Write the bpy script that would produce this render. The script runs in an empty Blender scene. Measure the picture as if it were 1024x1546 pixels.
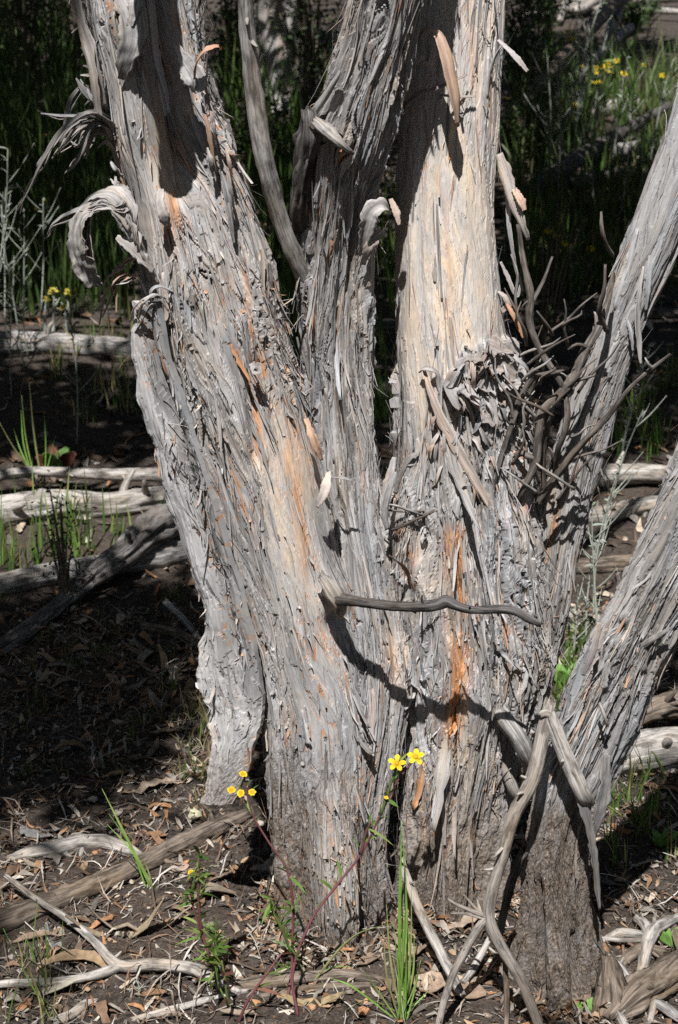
import bpy, math, random
import numpy as np
from mathutils import Matrix

random.seed(11)
rng = np.random.default_rng(11)
SC = bpy.context.scene
COL = SC.collection
RAD = math.radians

# ------------------------------------------------------------------ camera
IMW, IMH = 1024.0, 1546.0              # pixel grid used for the measurements below
PITCH = RAD(15.7)
VFOV = RAD(37.0)
FPX = IMH / 2 / math.tan(VFOV / 2)
CAM = np.array([0.0, -2.6, 1.6])
cd = bpy.data.cameras.new("camera")
cd.sensor_fit = 'VERTICAL'
cd.sensor_height = 24.0
cd.lens = 12.0 / math.tan(VFOV / 2)
cd.clip_start = 0.05
cd.clip_end = 500.0
cd.dof.use_dof = True
cd.dof.focus_distance = 2.85
cd.dof.aperture_fstop = 5.6
cam = bpy.data.objects.new("camera", cd)
COL.objects.link(cam)
cam.location = CAM
cam.rotation_euler = (math.pi / 2 - PITCH, 0, 0)
SC.camera = cam

# ------------------------------------------------------------------ sky and sun
AZ, EL = RAD(11.0), RAD(56.0)          # sun behind the camera, a little to its left
SUN = np.array([-math.sin(AZ) * math.cos(EL), -math.cos(AZ) * math.cos(EL), math.sin(EL)])
world = bpy.data.worlds.new("World")
SC.world = world
world.use_nodes = True
nt = world.node_tree
nt.nodes.clear()
sky = nt.nodes.new('ShaderNodeTexSky')
sky.sky_type = 'NISHITA'
sky.sun_disc = False
sky.sun_elevation = EL
sky.sun_rotation = math.atan2(SUN[0], SUN[1])
bg = nt.nodes.new('ShaderNodeBackground')
bg.inputs['Strength'].default_value = 0.05
wo = nt.nodes.new('ShaderNodeOutputWorld')
nt.links.new(sky.outputs[0], bg.inputs['Color'])
nt.links.new(bg.outputs[0], wo.inputs['Surface'])
sl = bpy.data.lights.new("sun", 'SUN')
sl.energy = 5.0
sl.angle = RAD(0.53)
sl.color = (1.0, 0.985, 0.965)
sun = bpy.data.objects.new("sun", sl)
COL.objects.link(sun)
sun.location = (-2, -6, 9)
from mathutils import Vector
sun.rotation_euler = Vector(SUN).to_track_quat('Z', 'Y').to_euler()
SC.view_settings.view_transform = 'Standard'
SC.view_settings.look = 'None'
SC.view_settings.exposure = 0.58
SC.view_settings.gamma = 1.0
SC.cycles.use_denoising = False
SC.cycles.max_bounces = 5
SC.cycles.diffuse_bounces = 3
SC.cycles.transmission_bounces = 3

# ------------------------------------------------------------------ pixel <-> place
FWD = np.array([0, math.cos(PITCH), -math.sin(PITCH)])
UPV = np.array([0, math.sin(PITCH), math.cos(PITCH)])
RGT = np.array([1.0, 0, 0])
def ray(px, py):
    return FWD + RGT * ((px - IMW / 2) / FPX) + UPV * (-(py - IMH / 2) / FPX)
def P(px, py, Y):
    d = ray(px, py)
    return CAM + d * ((Y - CAM[1]) / d[1])
def PP(lst):
    return np.array([P(*q) for q in lst])
def proj(V):
    d = V - CAM
    z = d @ FWD
    z = np.where(np.abs(z) < 1e-4, 1e-4, z)
    return IMW / 2 + FPX * (d @ RGT) / z, IMH / 2 - FPX * (d @ UPV) / z

# ------------------------------------------------------------------ noise
_pt = np.random.default_rng(5).permutation(4096).astype(np.int32)
_gr = np.random.default_rng(6).normal(size=(4096, 3)).astype(np.float32)
_gr /= np.linalg.norm(_gr, axis=1)[:, None]
def gn(x, y, z, seed=0):
    x = np.asarray(x, np.float32); y = np.asarray(y, np.float32); z = np.asarray(z, np.float32)
    x, y, z = np.broadcast_arrays(x, y, z)
    ix = np.floor(x).astype(np.int32); iy = np.floor(y).astype(np.int32); iz = np.floor(z).astype(np.int32)
    fx = x - ix; fy = y - iy; fz = z - iz
    u = fx * fx * fx * (fx * (fx * 6 - 15) + 10)
    v = fy * fy * fy * (fy * (fy * 6 - 15) + 10)
    w = fz * fz * fz * (fz * (fz * 6 - 15) + 10)
    out = 0
    for a in (0, 1):
        ha = _pt[(ix + a + seed * 131) & 4095]
        wa = u if a else 1 - u
        for b in (0, 1):
            hb = _pt[(ha + iy + b) & 4095]
            wb = wa * (v if b else 1 - v)
            for c in (0, 1):
                g = _gr[_pt[(hb + iz + c) & 4095]]
                dd = g[..., 0] * (fx - a) + g[..., 1] * (fy - b) + g[..., 2] * (fz - c)
                out = out + dd * wb * (w if c else 1 - w)
    return out * 1.5
def fbm(x, y, z, o=3, seed=0, gain=0.5):
    s = 0; a = 1.0; f = 1.0
    for k in range(o):
        s = s + a * gn(x * f, y * f, z * f, seed + k * 7)
        a *= gain; f *= 2.03
    return s
def sst(a, b, x):
    t = np.clip((x - a) / (b - a), 0, 1)
    return t * t * (3 - 2 * t)

# ------------------------------------------------------------------ ground height
def gz(x, y):
    x = np.asarray(x, float); y = np.asarray(y, float)
    t = y - 1.7
    rise = 0.15 * 0.5 * (t + np.sqrt(t * t + 0.5)) - 0.012
    back = np.clip(-(y + 4.0), 0, None)
    z = rise + 0.03 * back
    far = sst(30, 60, np.hypot(x, y))
    z = z * (1 - far) + far * np.minimum(z, 6)
    z = z + 0.022 * gn(x * 1.7, y * 1.7, 0.3, 3) + 0.05 * gn(x * 0.45, y * 0.45, 4.3, 4) * sst(1, 4, np.abs(y))
    mound = 0.035 * np.exp(-(((x - 0.05) / 0.42) ** 2 + ((y - 0.16) / 0.3) ** 2))
    return z + mound - 0.03
def pgv(px, py):
    """where the line of sight through each pixel meets the ground"""
    px = np.atleast_1d(np.asarray(px, float)); py = np.atleast_1d(np.asarray(py, float))
    D = FWD + RGT * ((px - IMW / 2) / FPX)[:, None] - UPV * ((py - IMH / 2) / FPX)[:, None]
    b = np.full(len(px), 1.2); a = b.copy(); live = np.ones(len(px), bool)
    for _ in range(90):
        q = CAM + D * b[:, None]
        live &= q[:, 2] > gz(q[:, 0], q[:, 1])
        if not live.any(): break
        a = np.where(live, b, a)
        b = np.where(live, b + 0.12 + b * 0.02, b)
    for _ in range(18):
        m = (a + b) / 2
        q = CAM + D * m[:, None]
        up = q[:, 2] > gz(q[:, 0], q[:, 1])
        a = np.where(up, m, a); b = np.where(up, b, m)
    q = CAM + D * b[:, None]
    q[:, 2] = gz(q[:, 0], q[:, 1])
    return q
def pg(px, py):
    return pgv([px], [py])[0]

# ------------------------------------------------------------------ mesh helpers
def raw_mesh(name, V, F, mat, attrs=None, smooth=True):
    V = np.ascontiguousarray(V, np.float32).reshape(-1, 3)
    me = bpy.data.meshes.new(name)
    Fs = F if isinstance(F, list) else [F]
    Fs = [np.asarray(f, np.int32) for f in Fs if len(f)]
    nl = sum(f.size for f in Fs); npoly = sum(len(f) for f in Fs)
    me.vertices.add(len(V)); me.vertices.foreach_set('co', V.ravel())
    me.loops.add(nl); me.polygons.add(npoly)
    me.loops.foreach_set('vertex_index', np.concatenate([f.ravel() for f in Fs]))
    st = []; o = 0
    for f in Fs:
        st.append(o + np.arange(len(f)) * f.shape[1]); o += f.size
    me.polygons.foreach_set('loop_start', np.concatenate(st).astype(np.int32))
    me.polygons.foreach_set('use_smooth', np.full(npoly, bool(smooth)))
    for k, A in (attrs or {}).items():
        A = np.ascontiguousarray(A, np.float32)
        if A.shape[1] == 4:
            at = me.attributes.new(k, 'FLOAT_COLOR', 'POINT'); at.data.foreach_set('color', A.ravel())
        else:
            at = me.attributes.new(k, 'FLOAT_VECTOR', 'POINT'); at.data.foreach_set('vector', A.ravel())
    me.update(calc_edges=True)
    me.validate()
    me.materials.append(mat)
    return me
def link(name, me, parent=None):
    o = bpy.data.objects.new(name, me)
    COL.objects.link(o)
    if parent is not None:
        o.parent = parent
        o.matrix_parent_inverse = Matrix.Translation(-Vector(parent.get('_base', (0, 0, 0)))) if '_base' in parent else Matrix()
    return o
def tag(o, label, cat, group=None):
    o['label'] = label; o['category'] = cat
    if group: o['group'] = group
    return o
def empty(name, loc, label, cat, group=None):
    o = bpy.data.objects.new(name, None)
    COL.objects.link(o)
    o.location = loc
    o['_base'] = [float(c) for c in loc]
    o.empty_display_size = 0.05
    return tag(o, label, cat, group)
def part(name, V, F, mat, parent, attrs=None, smooth=True):
    return link(name, raw_mesh(name, V, F, mat, attrs, smooth), parent)
def solo(name, V, F, mat, label, cat, group=None, attrs=None, smooth=True):
    """a thing that is one mesh, its origin at its base"""
    V = np.asarray(V, float)
    loc = np.array([V[:, 0].mean(), V[:, 1].mean(), V[:, 2].min()])
    o = link(name, raw_mesh(name, V - loc, F, mat, attrs, smooth))
    o.location = loc
    return tag(o, label, cat, group)
def gridf(nr, nc, wrap=True, off=0):
    i = np.arange(nr - 1)[:, None]
    j = np.arange(nc if wrap else nc - 1)[None, :]
    j2 = (j + 1) % nc
    a = i * nc + j; b = i * nc + j2; c = (i + 1) * nc + j2; d = (i + 1) * nc + j
    return np.stack([a, b, c, d], -1).reshape(-1, 4) + off
def resample(pts, n):
    pts = np.asarray(pts, float)
    if len(pts) == 2:
        t = np.linspace(0, 1, n)[:, None]
        return pts[0] * (1 - t) + pts[1] * t
    d = np.linalg.norm(np.diff(pts[:, :3], axis=0), axis=1)
    s = np.concatenate([[0], np.cumsum(d)])
    m = np.zeros_like(pts)
    m[1:-1] = (pts[2:] - pts[:-2]) / (s[2:] - s[:-2])[:, None]
    m[0] = (pts[1] - pts[0]) / (s[1] - s[0]); m[-1] = (pts[-1] - pts[-2]) / (s[-1] - s[-2])
    x = np.linspace(0, s[-1], n)
    k = np.clip(np.searchsorted(s, x, side='right') - 1, 0, len(s) - 2)
    h = (s[k + 1] - s[k])[:, None]
    t = ((x - s[k]) / (s[k + 1] - s[k]))[:, None]
    return ((2 * t**3 - 3 * t**2 + 1) * pts[k] + (t**3 - 2 * t**2 + t) * h * m[k]
            + (-2 * t**3 + 3 * t**2) * pts[k + 1] + (t**3 - t**2) * h * m[k + 1])
def nrm(v):
    return v / np.maximum(np.linalg.norm(v, axis=-1, keepdims=True), 1e-9)
def frames(C):
    T = nrm(np.gradient(C, axis=0))
    ref = np.array([0, 0, 1.0]) if abs(T[0][2]) < 0.8 else np.array([0, 1.0, 0])
    U = np.zeros_like(T); u = nrm(np.cross(T[0], ref))
    for i in range(len(T)):
        u = nrm(u - T[i] * (u @ T[i])); U[i] = u
    return T, U, np.cross(T, U)

# ------------------------------------------------------------------ materials
def newmat(name):
    m = bpy.data.materials.new(name); m.use_nodes = True
    t = m.node_tree; t.nodes.clear()
    out = t.nodes.new('ShaderNodeOutputMaterial')
    b = t.nodes.new('ShaderNodeBsdfPrincipled')
    t.links.new(b.outputs[0], out.inputs['Surface'])
    return m, t, b
def N(t, ty, **kw):
    n = t.nodes.new(ty)
    for k, v in kw.items(): setattr(n, k, v)
    return n
def noise(t, vec, scale, detail=3, rough=0.55, dist=0.0):
    n = N(t, 'ShaderNodeTexNoise'); n.inputs['Scale'].default_value = scale
    n.inputs['Detail'].default_value = detail; n.inputs['Roughness'].default_value = rough
    n.inputs['Distortion'].default_value = dist
    t.links.new(vec, n.inputs['Vector']); return n.outputs['Fac']
def ramp(t, fac, stops):
    r = N(t, 'ShaderNodeValToRGB'); e = r.color_ramp.elements
    while len(e) < len(stops): e.new(0.5)
    for k, (p, c) in enumerate(stops):
        e[k].position = p
        e[k].color = (c, c, c, 1) if np.isscalar(c) else (*c, 1)
    t.links.new(fac, r.inputs[0]); return r.outputs[0]
def mixc(t, fac, a, b, mode='MIX'):
    m = N(t, 'ShaderNodeMix', data_type='RGBA', blend_type=mode)
    for s, v in ((m.inputs[0], fac), (m.inputs[6], a), (m.inputs[7], b)):
        if isinstance(v, (int, float)): s.default_value = v
        elif isinstance(v, tuple): s.default_value = (*v, 1)
        else: t.links.new(v, s)
    return m.outputs[2]
def vmul(t, vec, sc):
    m = N(t, 'ShaderNodeMapping'); m.inputs['Scale'].default_value = sc
    t.links.new(vec, m.inputs['Vector']); return m.outputs[0]
def mth(t, op, a, b=0.0):
    m = N(t, 'ShaderNodeMath', operation=op)
    for s, v in ((m.inputs[0], a), (m.inputs[1], b)):
        if isinstance(v, (int, float)): s.default_value = v
        else: t.links.new(v, s)
    return m.outputs[0]
def bump(t, h, b, strength, dist, prev=None):
    n = N(t, 'ShaderNodeBump'); n.inputs['Strength'].default_value = strength
    n.inputs['Distance'].default_value = dist
    t.links.new(h, n.inputs['Height'])
    if prev is not None: t.links.new(prev, n.inputs['Normal'])
    t.links.new(n.outputs[0], b.inputs['Normal']); return n.outputs[0]

def mat_bark():
    """attribute bark: R fresh orange layer, G soil splash and cork, B age tone, A cream; bco: place on the stem (grain along z)"""
    m, t, b = newmat('paper_bark')
    at = N(t, 'ShaderNodeAttribute', attribute_name='bark')
    co = N(t, 'ShaderNodeAttribute', attribute_name='bco').outputs['Vector']
    sep = N(t, 'ShaderNodeSeparateColor'); t.links.new(at.outputs['Color'], sep.inputs[0])
    R, G, B, A = sep.outputs[0], sep.outputs[1], sep.outputs[2], at.outputs['Alpha']
    fib = noise(t, vmul(t, co, (150, 150, 6)), 1.0, 5, 0.66, 0.5)
    rfa = N(t, 'ShaderNodeAttribute', attribute_name='brf')
    rsep = N(t, 'ShaderNodeSeparateXYZ'); t.links.new(rfa.outputs['Vector'], rsep.inputs[0]); RF = rsep.outputs[0]
    fine = noise(t, vmul(t, co, (420, 420, 40)), 1.0, 3, 0.6)
    blot = noise(t, vmul(t, co, (11, 11, 2.2)), 1.0, 4, 0.6, 0.4)
    blot2 = noise(t, vmul(t, co, (34, 34, 7)), 1.0, 3, 0.6, 0.8)
    grey = ramp(t, fib, [(0.3, (0.10, 0.086, 0.077)), (0.43, (0.245, 0.230, 0.218)), (0.55, (0.355, 0.338, 0.325)), (0.72, (0.48, 0.463, 0.45))])
    cool = ramp(t, fib, [(0.3, (0.105, 0.102, 0.105)), (0.47, (0.28, 0.28, 0.288)), (0.72, (0.49, 0.488, 0.505))])
    c = mixc(t, ramp(t, blot, [(0.42, 0.0), (0.6, 1.0)]), grey, cool)
    tan = mixc(t, ramp(t, fib, [(0.3, 0.0), (0.75, 1.0)]), (0.33, 0.26, 0.20), (0.52, 0.435, 0.35))
    c = mixc(t, mth(t, 'MULTIPLY', ramp(t, blot2, [(0.52, 0.0), (0.66, 1.0)]), 0.5), c, tan)
    soft = mixc(t, ramp(t, blot2, [(0.3, 0.0), (0.7, 1.0)]), (0.32, 0.315, 0.315), (0.45, 0.435, 0.43))
    c = mixc(t, ramp(t, RF, [(0.12, 0.7), (0.55, 0.0)]), c, soft)
    cream = mixc(t, ramp(t, blot2, [(0.35, 0.0), (0.65, 1.0)]), (0.49, 0.445, 0.405), (0.585, 0.45, 0.315))
    c = mixc(t, mth(t, 'MULTIPLY', A, ramp(t, blot2, [(0.3, 0.35), (0.6, 1.0)])), c, cream)
    orange = mixc(t, ramp(t, fib, [(0.3, 0.0), (0.7, 1.0)]), (0.36, 0.145, 0.055), (0.60, 0.315, 0.145))
    c = mixc(t, R, c, orange)
    tone = ramp(t, B, [(0.0, 0.42), (0.5, 1.0), (1.0, 1.25)])
    c = mixc(t, 1.0, c, tone, 'MULTIPLY')
    sp = noise(t, vmul(t, co, (330, 330, 200)), 1.0, 3, 0.7)
    dirtc = ramp(t, sp, [(0.34, (0.03, 0.021, 0.015)), (0.47, (0.09, 0.066, 0.048)), (0.60, (0.18, 0.142, 0.11)), (0.76, (0.36, 0.33, 0.30))])
    dm = mth(t, 'MULTIPLY', G, ramp(t, noise(t, vmul(t, co, (60, 60, 30)), 1.0, 3, 0.6), [(0.3, 0.5), (0.6, 1.0)]))
    c = mixc(t, dm, c, dirtc)
    fl = ramp(t, fine, [(0.30, 0.72), (0.5, 1.0), (0.72, 1.10)])
    c = mixc(t, 0.8, c, fl, 'MULTIPLY')
    pit = noise(t, vmul(t, co, (520, 520, 330)), 1.0, 2, 0.5)
    c = mixc(t, 1.0, c, ramp(t, pit, [(0.27, 0.45), (0.36, 1.0), (0.66, 1.0), (0.76, 1.15)]), 'MULTIPLY')
    t.links.new(c, b.inputs['Base Color'])
    b.inputs['Roughness'].default_value = 0.82
    b.inputs['Specular IOR Level'].default_value = 0.25
    n1 = bump(t, fib, b, 0.55, 0.0028)
    t.links.new(mth(t, 'ADD', 0.16, mth(t, 'MULTIPLY', RF, 0.6)), n1.node.inputs['Strength'])
    n2 = bump(t, fine, b, 0.4, 0.0012, n1)
    bump(t, mth(t, 'MULTIPLY', sp, G), b, 0.8, 0.003, n2)
    return m
def mat_wood(name, dark, mid, pale, warm):
    m, t, b = newmat(name)
    co = N(t, 'ShaderNodeAttribute', attribute_name='bco').outputs['Vector']
    fib = noise(t, vmul(t, co, (300, 300, 9)), 1.0, 5, 0.7, 0.3)
    blot = noise(t, vmul(t, co, (26, 26, 6)), 1.0, 4, 0.6, 0.5)
    fine = noise(t, vmul(t, co, (500, 500, 60)), 1.0, 2, 0.6)
    c = ramp(t, fib, [(0.34, dark), (0.5, mid), (0.68, pale)])
    c = mixc(t, mth(t, 'MULTIPLY', ramp(t, blot, [(0.48, 0.0), (0.66, 1.0)]), 0.75), c, warm)
    c = mixc(t, 1.0, c, ramp(t, noise(t, vmul(t, co, (90, 90, 22)), 1.0, 4, 0.65), [(0.38, 0.4), (0.54, 1.0)]), 'MULTIPLY')
    t.links.new(c, b.inputs['Base Color'])
    b.inputs['Roughness'].default_value = 0.85
    b.inputs['Specular IOR Level'].default_value = 0.2
    n1 = bump(t, fib, b, 0.7, 0.003)
    bump(t, fine, b, 0.4, 0.001, n1)
    return m
def mat_vcol(name, rough=0.7, trans=0.0, nscale=60, var=(0.65, 1.2), spec=0.3):
    """colour of each piece from attribute col, mottled"""
    m, t, b = newmat(name)
    at = N(t, 'ShaderNodeAttribute', attribute_name='col')
    geo = N(t, 'ShaderNodeTexCoord').outputs['Object']
    n = noise(t, geo, nscale, 4, 0.65)
    c = mixc(t, 1.0, at.outputs['Color'], ramp(t, n, [(0.3, var[0]), (0.7, var[1])]), 'MULTIPLY')
    t.links.new(c, b.inputs['Base Color'])
    b.inputs['Roughness'].default_value = rough
    b.inputs['Specular IOR Level'].default_value = spec
    if trans > 0:
        out = [x for x in t.nodes if x.type == 'OUTPUT_MATERIAL'][0]
        tr = N(t, 'ShaderNodeBsdfTranslucent'); t.links.new(c, tr.inputs['Color'])
        mx = N(t, 'ShaderNodeMixShader'); mx.inputs[0].default_value = trans
        t.links.new(b.outputs[0], mx.inputs[1]); t.links.new(tr.outputs[0], mx.inputs[2])
        t.links.new(mx.outputs[0], out.inputs['Surface'])
    else:
        bump(t, noise(t, geo, nscale * 5, 3, 0.6), b, 0.4, 0.0015)
    return m
def mat_soil():
    m, t, b = newmat('forest_soil')
    geo = N(t, 'ShaderNodeTexCoord').outputs['Object']
    n1 = noise(t, geo, 2.6, 5, 0.6, 0.3)
    n2 = noise(t, geo, 55, 5, 0.7)
    n3 = noise(t, geo, 240, 3, 0.7)
    c = ramp(t, n2, [(0.28, (0.016, 0.012, 0.010)), (0.45, (0.048, 0.038, 0.032)), (0.6, (0.10, 0.083, 0.071)), (0.78, (0.20, 0.178, 0.158))])
    c = mixc(t, ramp(t, n1, [(0.4, 0.0), (0.65, 0.6)]), c, (0.10, 0.075, 0.058))
    c = mixc(t, 1.0, c, ramp(t, n3, [(0.3, 0.5), (0.55, 1.0), (0.75, 1.7)]), 'MULTIPLY')
    t.links.new(c, b.inputs['Base Color'])
    b.inputs['Roughness'].default_value = 0.92
    b.inputs['Specular IOR Level'].default_value = 0.15
    a = bump(t, n2, b, 0.9, 0.012)
    bump(t, n3, b, 0.8, 0.004, a)
    return m
M_BARK = mat_bark()
M_GREYWOOD = mat_wood('weathered_grey_wood', (0.11, 0.10, 0.095), (0.30, 0.285, 0.27), (0.50, 0.48, 0.46), (0.30, 0.235, 0.18))
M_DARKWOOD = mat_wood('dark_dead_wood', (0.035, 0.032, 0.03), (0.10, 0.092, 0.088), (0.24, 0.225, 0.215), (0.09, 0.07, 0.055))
M_PALEWOOD = mat_wood('bleached_wood', (0.17, 0.15, 0.13), (0.37, 0.34, 0.31), (0.53, 0.50, 0.47), (0.36, 0.29, 0.22))
M_BROWNWOOD = mat_wood('brown_dead_wood', (0.06, 0.045, 0.036), (0.165, 0.13, 0.102), (0.30, 0.25, 0.205), (0.20, 0.145, 0.095))
M_SPLIT = mat_wood('split_grey_wood', (0.035, 0.03, 0.027), (0.17, 0.158, 0.15), (0.36, 0.345, 0.335), (0.13, 0.105, 0.09))
M_DEADTWIG = mat_wood('dead_twig_wood', (0.055, 0.046, 0.04), (0.13, 0.112, 0.10), (0.25, 0.225, 0.205), (0.13, 0.10, 0.075))
M_SAPLING = mat_wood('sapling_wood', (0.15, 0.125, 0.105), (0.29, 0.255, 0.225), (0.42, 0.385, 0.35), (0.31, 0.24, 0.18))
M_SOIL = mat_soil()
M_LITTER = mat_vcol('dry_litter', 0.8, 0.0, 70, (0.6, 1.25), 0.2)
M_LEAF = mat_vcol('green_leaf', 0.55, 0.3, 40, (0.75, 1.2))
M_SILVER = mat_vcol('silver_felt_leaf', 0.8, 0.15, 60, (0.8, 1.15), 0.1)
M_PETAL = mat_vcol('yellow_petal', 0.6, 0.25, 60, (0.85, 1.1), 0.2)
M_STALK = mat_vcol('plant_stalk', 0.6, 0.0, 80, (0.7, 1.2))

# ------------------------------------------------------------------ sweep builders
def tube(pts, rad, nseg=10, n=None, amp=0.12, seed=0, grain=40.0, cap=True, flat=None):
    """a branch: rings along a smooth line, radius per point, fibrous and knobby surface"""
    pts = np.asarray(pts, float)
    rad = np.asarray(rad, float)
    L = np.linalg.norm(np.diff(pts, axis=0), axis=1).sum()
    if n is None: n = int(np.clip(L / 0.008, 6, 220))
    Q = resample(np.c_[pts, rad], n)
    C = Q[:, :3]; r = np.maximum(Q[:, 3], 0.0003)
    T, U, W = frames(C)
    th = np.linspace(0, 2 * np.pi, nseg, endpoint=False)
    s = np.concatenate([[0], np.cumsum(np.linalg.norm(np.diff(C, axis=0), axis=1))])
    rm = float(r.mean())
    S, TH = np.meshgrid(s, th, indexing='ij')
    X = np.cos(TH); Y = np.sin(TH)
    d = gn(X * 1.3, Y * 1.3, S * 0.12 / max(rm, .004) + seed * 3.7, seed) * 1.0
    d = d + 0.7 * gn(X * 3.2, Y * 3.2, S * 0.16 / max(rm, .004) + seed, seed + 3)
    if nseg > 11:
        d = d + 0.55 * (1 - np.abs(gn(X * 5, Y * 5, S * 0.22 / max(rm, .004), seed + 5)) * 2.4)
        d = d + 0.45 * (1 - np.abs(gn(X * 9, Y * 9, S * 0.4 / max(rm, .004), seed + 6)) * 2.4)
    kn = np.maximum(0, gn(X * 1.5, Y * 1.5, S * 0.5 / max(rm, .004), seed + 8) - 0.32)
    d = d + 3.0 * kn
    rr = r[:, None] * (1 + amp * d)
    fl = 1.0 if flat is None else flat
    V = C[:, None] + rr[..., None] * (X[..., None] * U[:, None] + fl * Y[..., None] * W[:, None])
    bco = np.stack([X * rm + seed * 0.31, Y * rm, S + seed * 1.7], -1)
    F = [gridf(n, nseg)]
    V = V.reshape(-1, 3); bco = bco.reshape(-1, 3)
    if cap and nseg > 9:
        gq = np.random.default_rng(seed * 7 + 1)
        V[-nseg:] += T[-1] * (r[-1] * gq.uniform(-.9, 1.3, nseg))[:, None]
        V[:nseg] -= T[0] * (r[0] * gq.uniform(-.9, 1.3, nseg))[:, None]
    if cap:
        k = len(V)
        V = np.r_[V, [C[0] - T[0] * r[0] * 0.25], [C[-1] + T[-1] * r[-1] * 0.4]]
        bco = np.r_[bco, [[0, 0, 0]], [[0, 0, s[-1]]]]
        j = np.arange(nseg); j2 = (j + 1) % nseg
        F.append(np.r_[np.c_[j2, j, np.full(nseg, k)], np.c_[(n - 1) * nseg + j, (n - 1) * nseg + j2, np.full(nseg, k + 1)]])
    return V, F, bco
def stubs(pts, rad, k, seed):
    """snapped-off side shoots"""
    g = np.random.default_rng(seed)
    Q = resample(np.c_[np.asarray(pts, float), np.asarray(rad, float)], 60)
    T = nrm(np.gradient(Q[:, :3], axis=0)); out = []
    for _ in range(k):
        i = int(g.integers(6, 54)); r = Q[i, 3]
        d = nrm(np.cross(T[i], g.normal(size=3))) * .9 + T[i] * g.uniform(-.2, .7)
        if d[1] > .4: d[1] *= -1
        l = r * g.uniform(1.3, 3.2)
        out.append(tube([Q[i, :3], Q[i, :3] + d * l * .6, Q[i, :3] + d * l + T[i] * l * g.uniform(-.2, .3)], [r * .42, r * .3, r * .16], 7, 7, .2, seed % 90))
    return out
def merge(ms):
    """join several (V, [F], bco) into one"""
    Vs, Fs, Bs = [], {}, []
    o = 0
    for V, F, B in ms:
        for f in F: Fs.setdefault(f.shape[1], []).append(f + o)
        Vs.append(V); Bs.append(B); o += len(V)
    return np.concatenate(Vs), [np.concatenate(v) for v in Fs.values()], np.concatenate(Bs)
def ribbon(pts, wid, face, thick=0.0014, curl=0.25, n=26, m=5, seed=0, twist=0.0, ragged=0.18):
    """a strip of bark: closed thin sheet, bowed across its width"""
    pts = np.asarray(pts, float)
    Q = resample(np.c_[pts, np.asarray(wid, float)], n)
    C = Q[:, :3]; w = np.maximum(Q[:, 3], 0.0006)
    T = nrm(np.gradient(C, axis=0))
    face = np.asarray(face, float)
    if face.ndim == 1: face = np.tile(face, (n, 1))
    Bv = nrm(np.cross(T, face)); Nn = nrm(np.cross(Bv, T))
    a = np.linspace(0, twist, n)[:, None]
    Bv, Nn = Bv * np.cos(a) + Nn * np.sin(a), Nn * np.cos(a) - Bv * np.sin(a)
    u = np.linspace(-1, 1, m)
    i = np.arange(n)
    le = 1 + ragged * gn(i * 0.45, seed * 3.1, 0.5, 2) * 2 + ragged * 0.6 * gn(i * 1.3, seed, 9.5, 4)
    ri = 1 + ragged * gn(i * 0.45, seed * 5.3, 7.5, 3) * 2 + ragged * 0.6 * gn(i * 1.3, seed, 3.5, 5)
    uu = np.where(u[None] < 0, u[None] * le[:, None], u[None] * ri[:, None])
    rip = 0.13 * gn(i[:, None] * 0.30, u[None] * 1.5, seed * 1.3, 6) + 0.16 * gn(i[:, None] * 0.09, u[None] * 4.0 + 0.3, seed * 1.3, 7)
    top = C[:, None] + 0.5 * w[:, None, None] * (uu[..., None] * Bv[:, None] + (curl * (u**2)[None] + rip)[..., None] * Nn[:, None])
    bot = top - Nn[:, None] * thick
    s = np.concatenate([[0], np.cumsum(np.linalg.norm(np.diff(C, axis=0), axis=1))])
    bco = np.stack([np.broadcast_to(uu * w[:, None] * 0.5 + seed * 0.37, (n, m)), np.full((n, m), seed * 0.11), np.broadcast_to(s[:, None], (n, m))], -1)
    V = np.r_[top.reshape(-1, 3), bot.reshape(-1, 3)]
    o = n * m
    F = [gridf(n, m, False), gridf(n, m, False, o)[:, ::-1]]
    k = np.arange(n - 1)
    e = []
    e.append(np.c_[k * m, (k + 1) * m, (k + 1) * m + o, k * m + o])
    e.append(np.c_[k * m + m - 1 + o, (k + 1) * m + m - 1 + o, (k + 1) * m + m - 1, k * m + m - 1])
    j = np.arange(m - 1)
    e.append(np.c_[j + 1, j, j + o, j + 1 + o])
    q = (n - 1) * m + j
    e.append(np.c_[q, q + 1, q + 1 + o, q + o])
    F.append(np.concatenate(e))
    return V, [np.concatenate(F)], np.r_[bco.reshape(-1, 3), bco.reshape(-1, 3)]
def barkcol(nv, orange=0.0, soil=0.0, tone=0.5, cream=0.0, half=None, under=None):
    c = np.tile(np.array([orange, soil, tone, cream], float), (nv, 1))
    if half: c[nv // 2:] = under
    return c

# ------------------------------------------------------------------ the ground sheet
def axis(c0, c1, step, lo, hi, grow):
    a = list(np.arange(c0, c1, step)); s = step
    x = a[-1]
    while x < hi: s *= grow; x += s; a.append(x)
    s = step; x = a[0]; b = []
    while x > lo: s *= grow; x -= s; b.append(x)
    return np.array(b[::-1] + a)
gx = axis(-0.70, 0.75, 0.012, -90, 90, 1.08)
gy = axis(-0.42, 0.7, 0.012, -70, 110, 1.046)
GX, GY = np.meshgrid(gx, gy, indexing='xy')
GZ = gz(GX, GY)
nearw = 1 - sst(3, 9, np.hypot(GX, GY))
GZ = GZ + nearw * (0.010 * fbm(GX * 9, GY * 9, 0.7, 4, 21, 0.6) + 0.004 * (np.abs(gn(GX * 60, GY * 60, 0.2, 22))) + 0.003 * gn(GX * 110, GY * 110, 0.9, 23))
go = link('ground', raw_mesh('ground', np.stack([GX, GY, GZ], -1), gridf(len(gy), len(gx), False), M_SOIL))
go['kind'] = 'structure'

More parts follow.
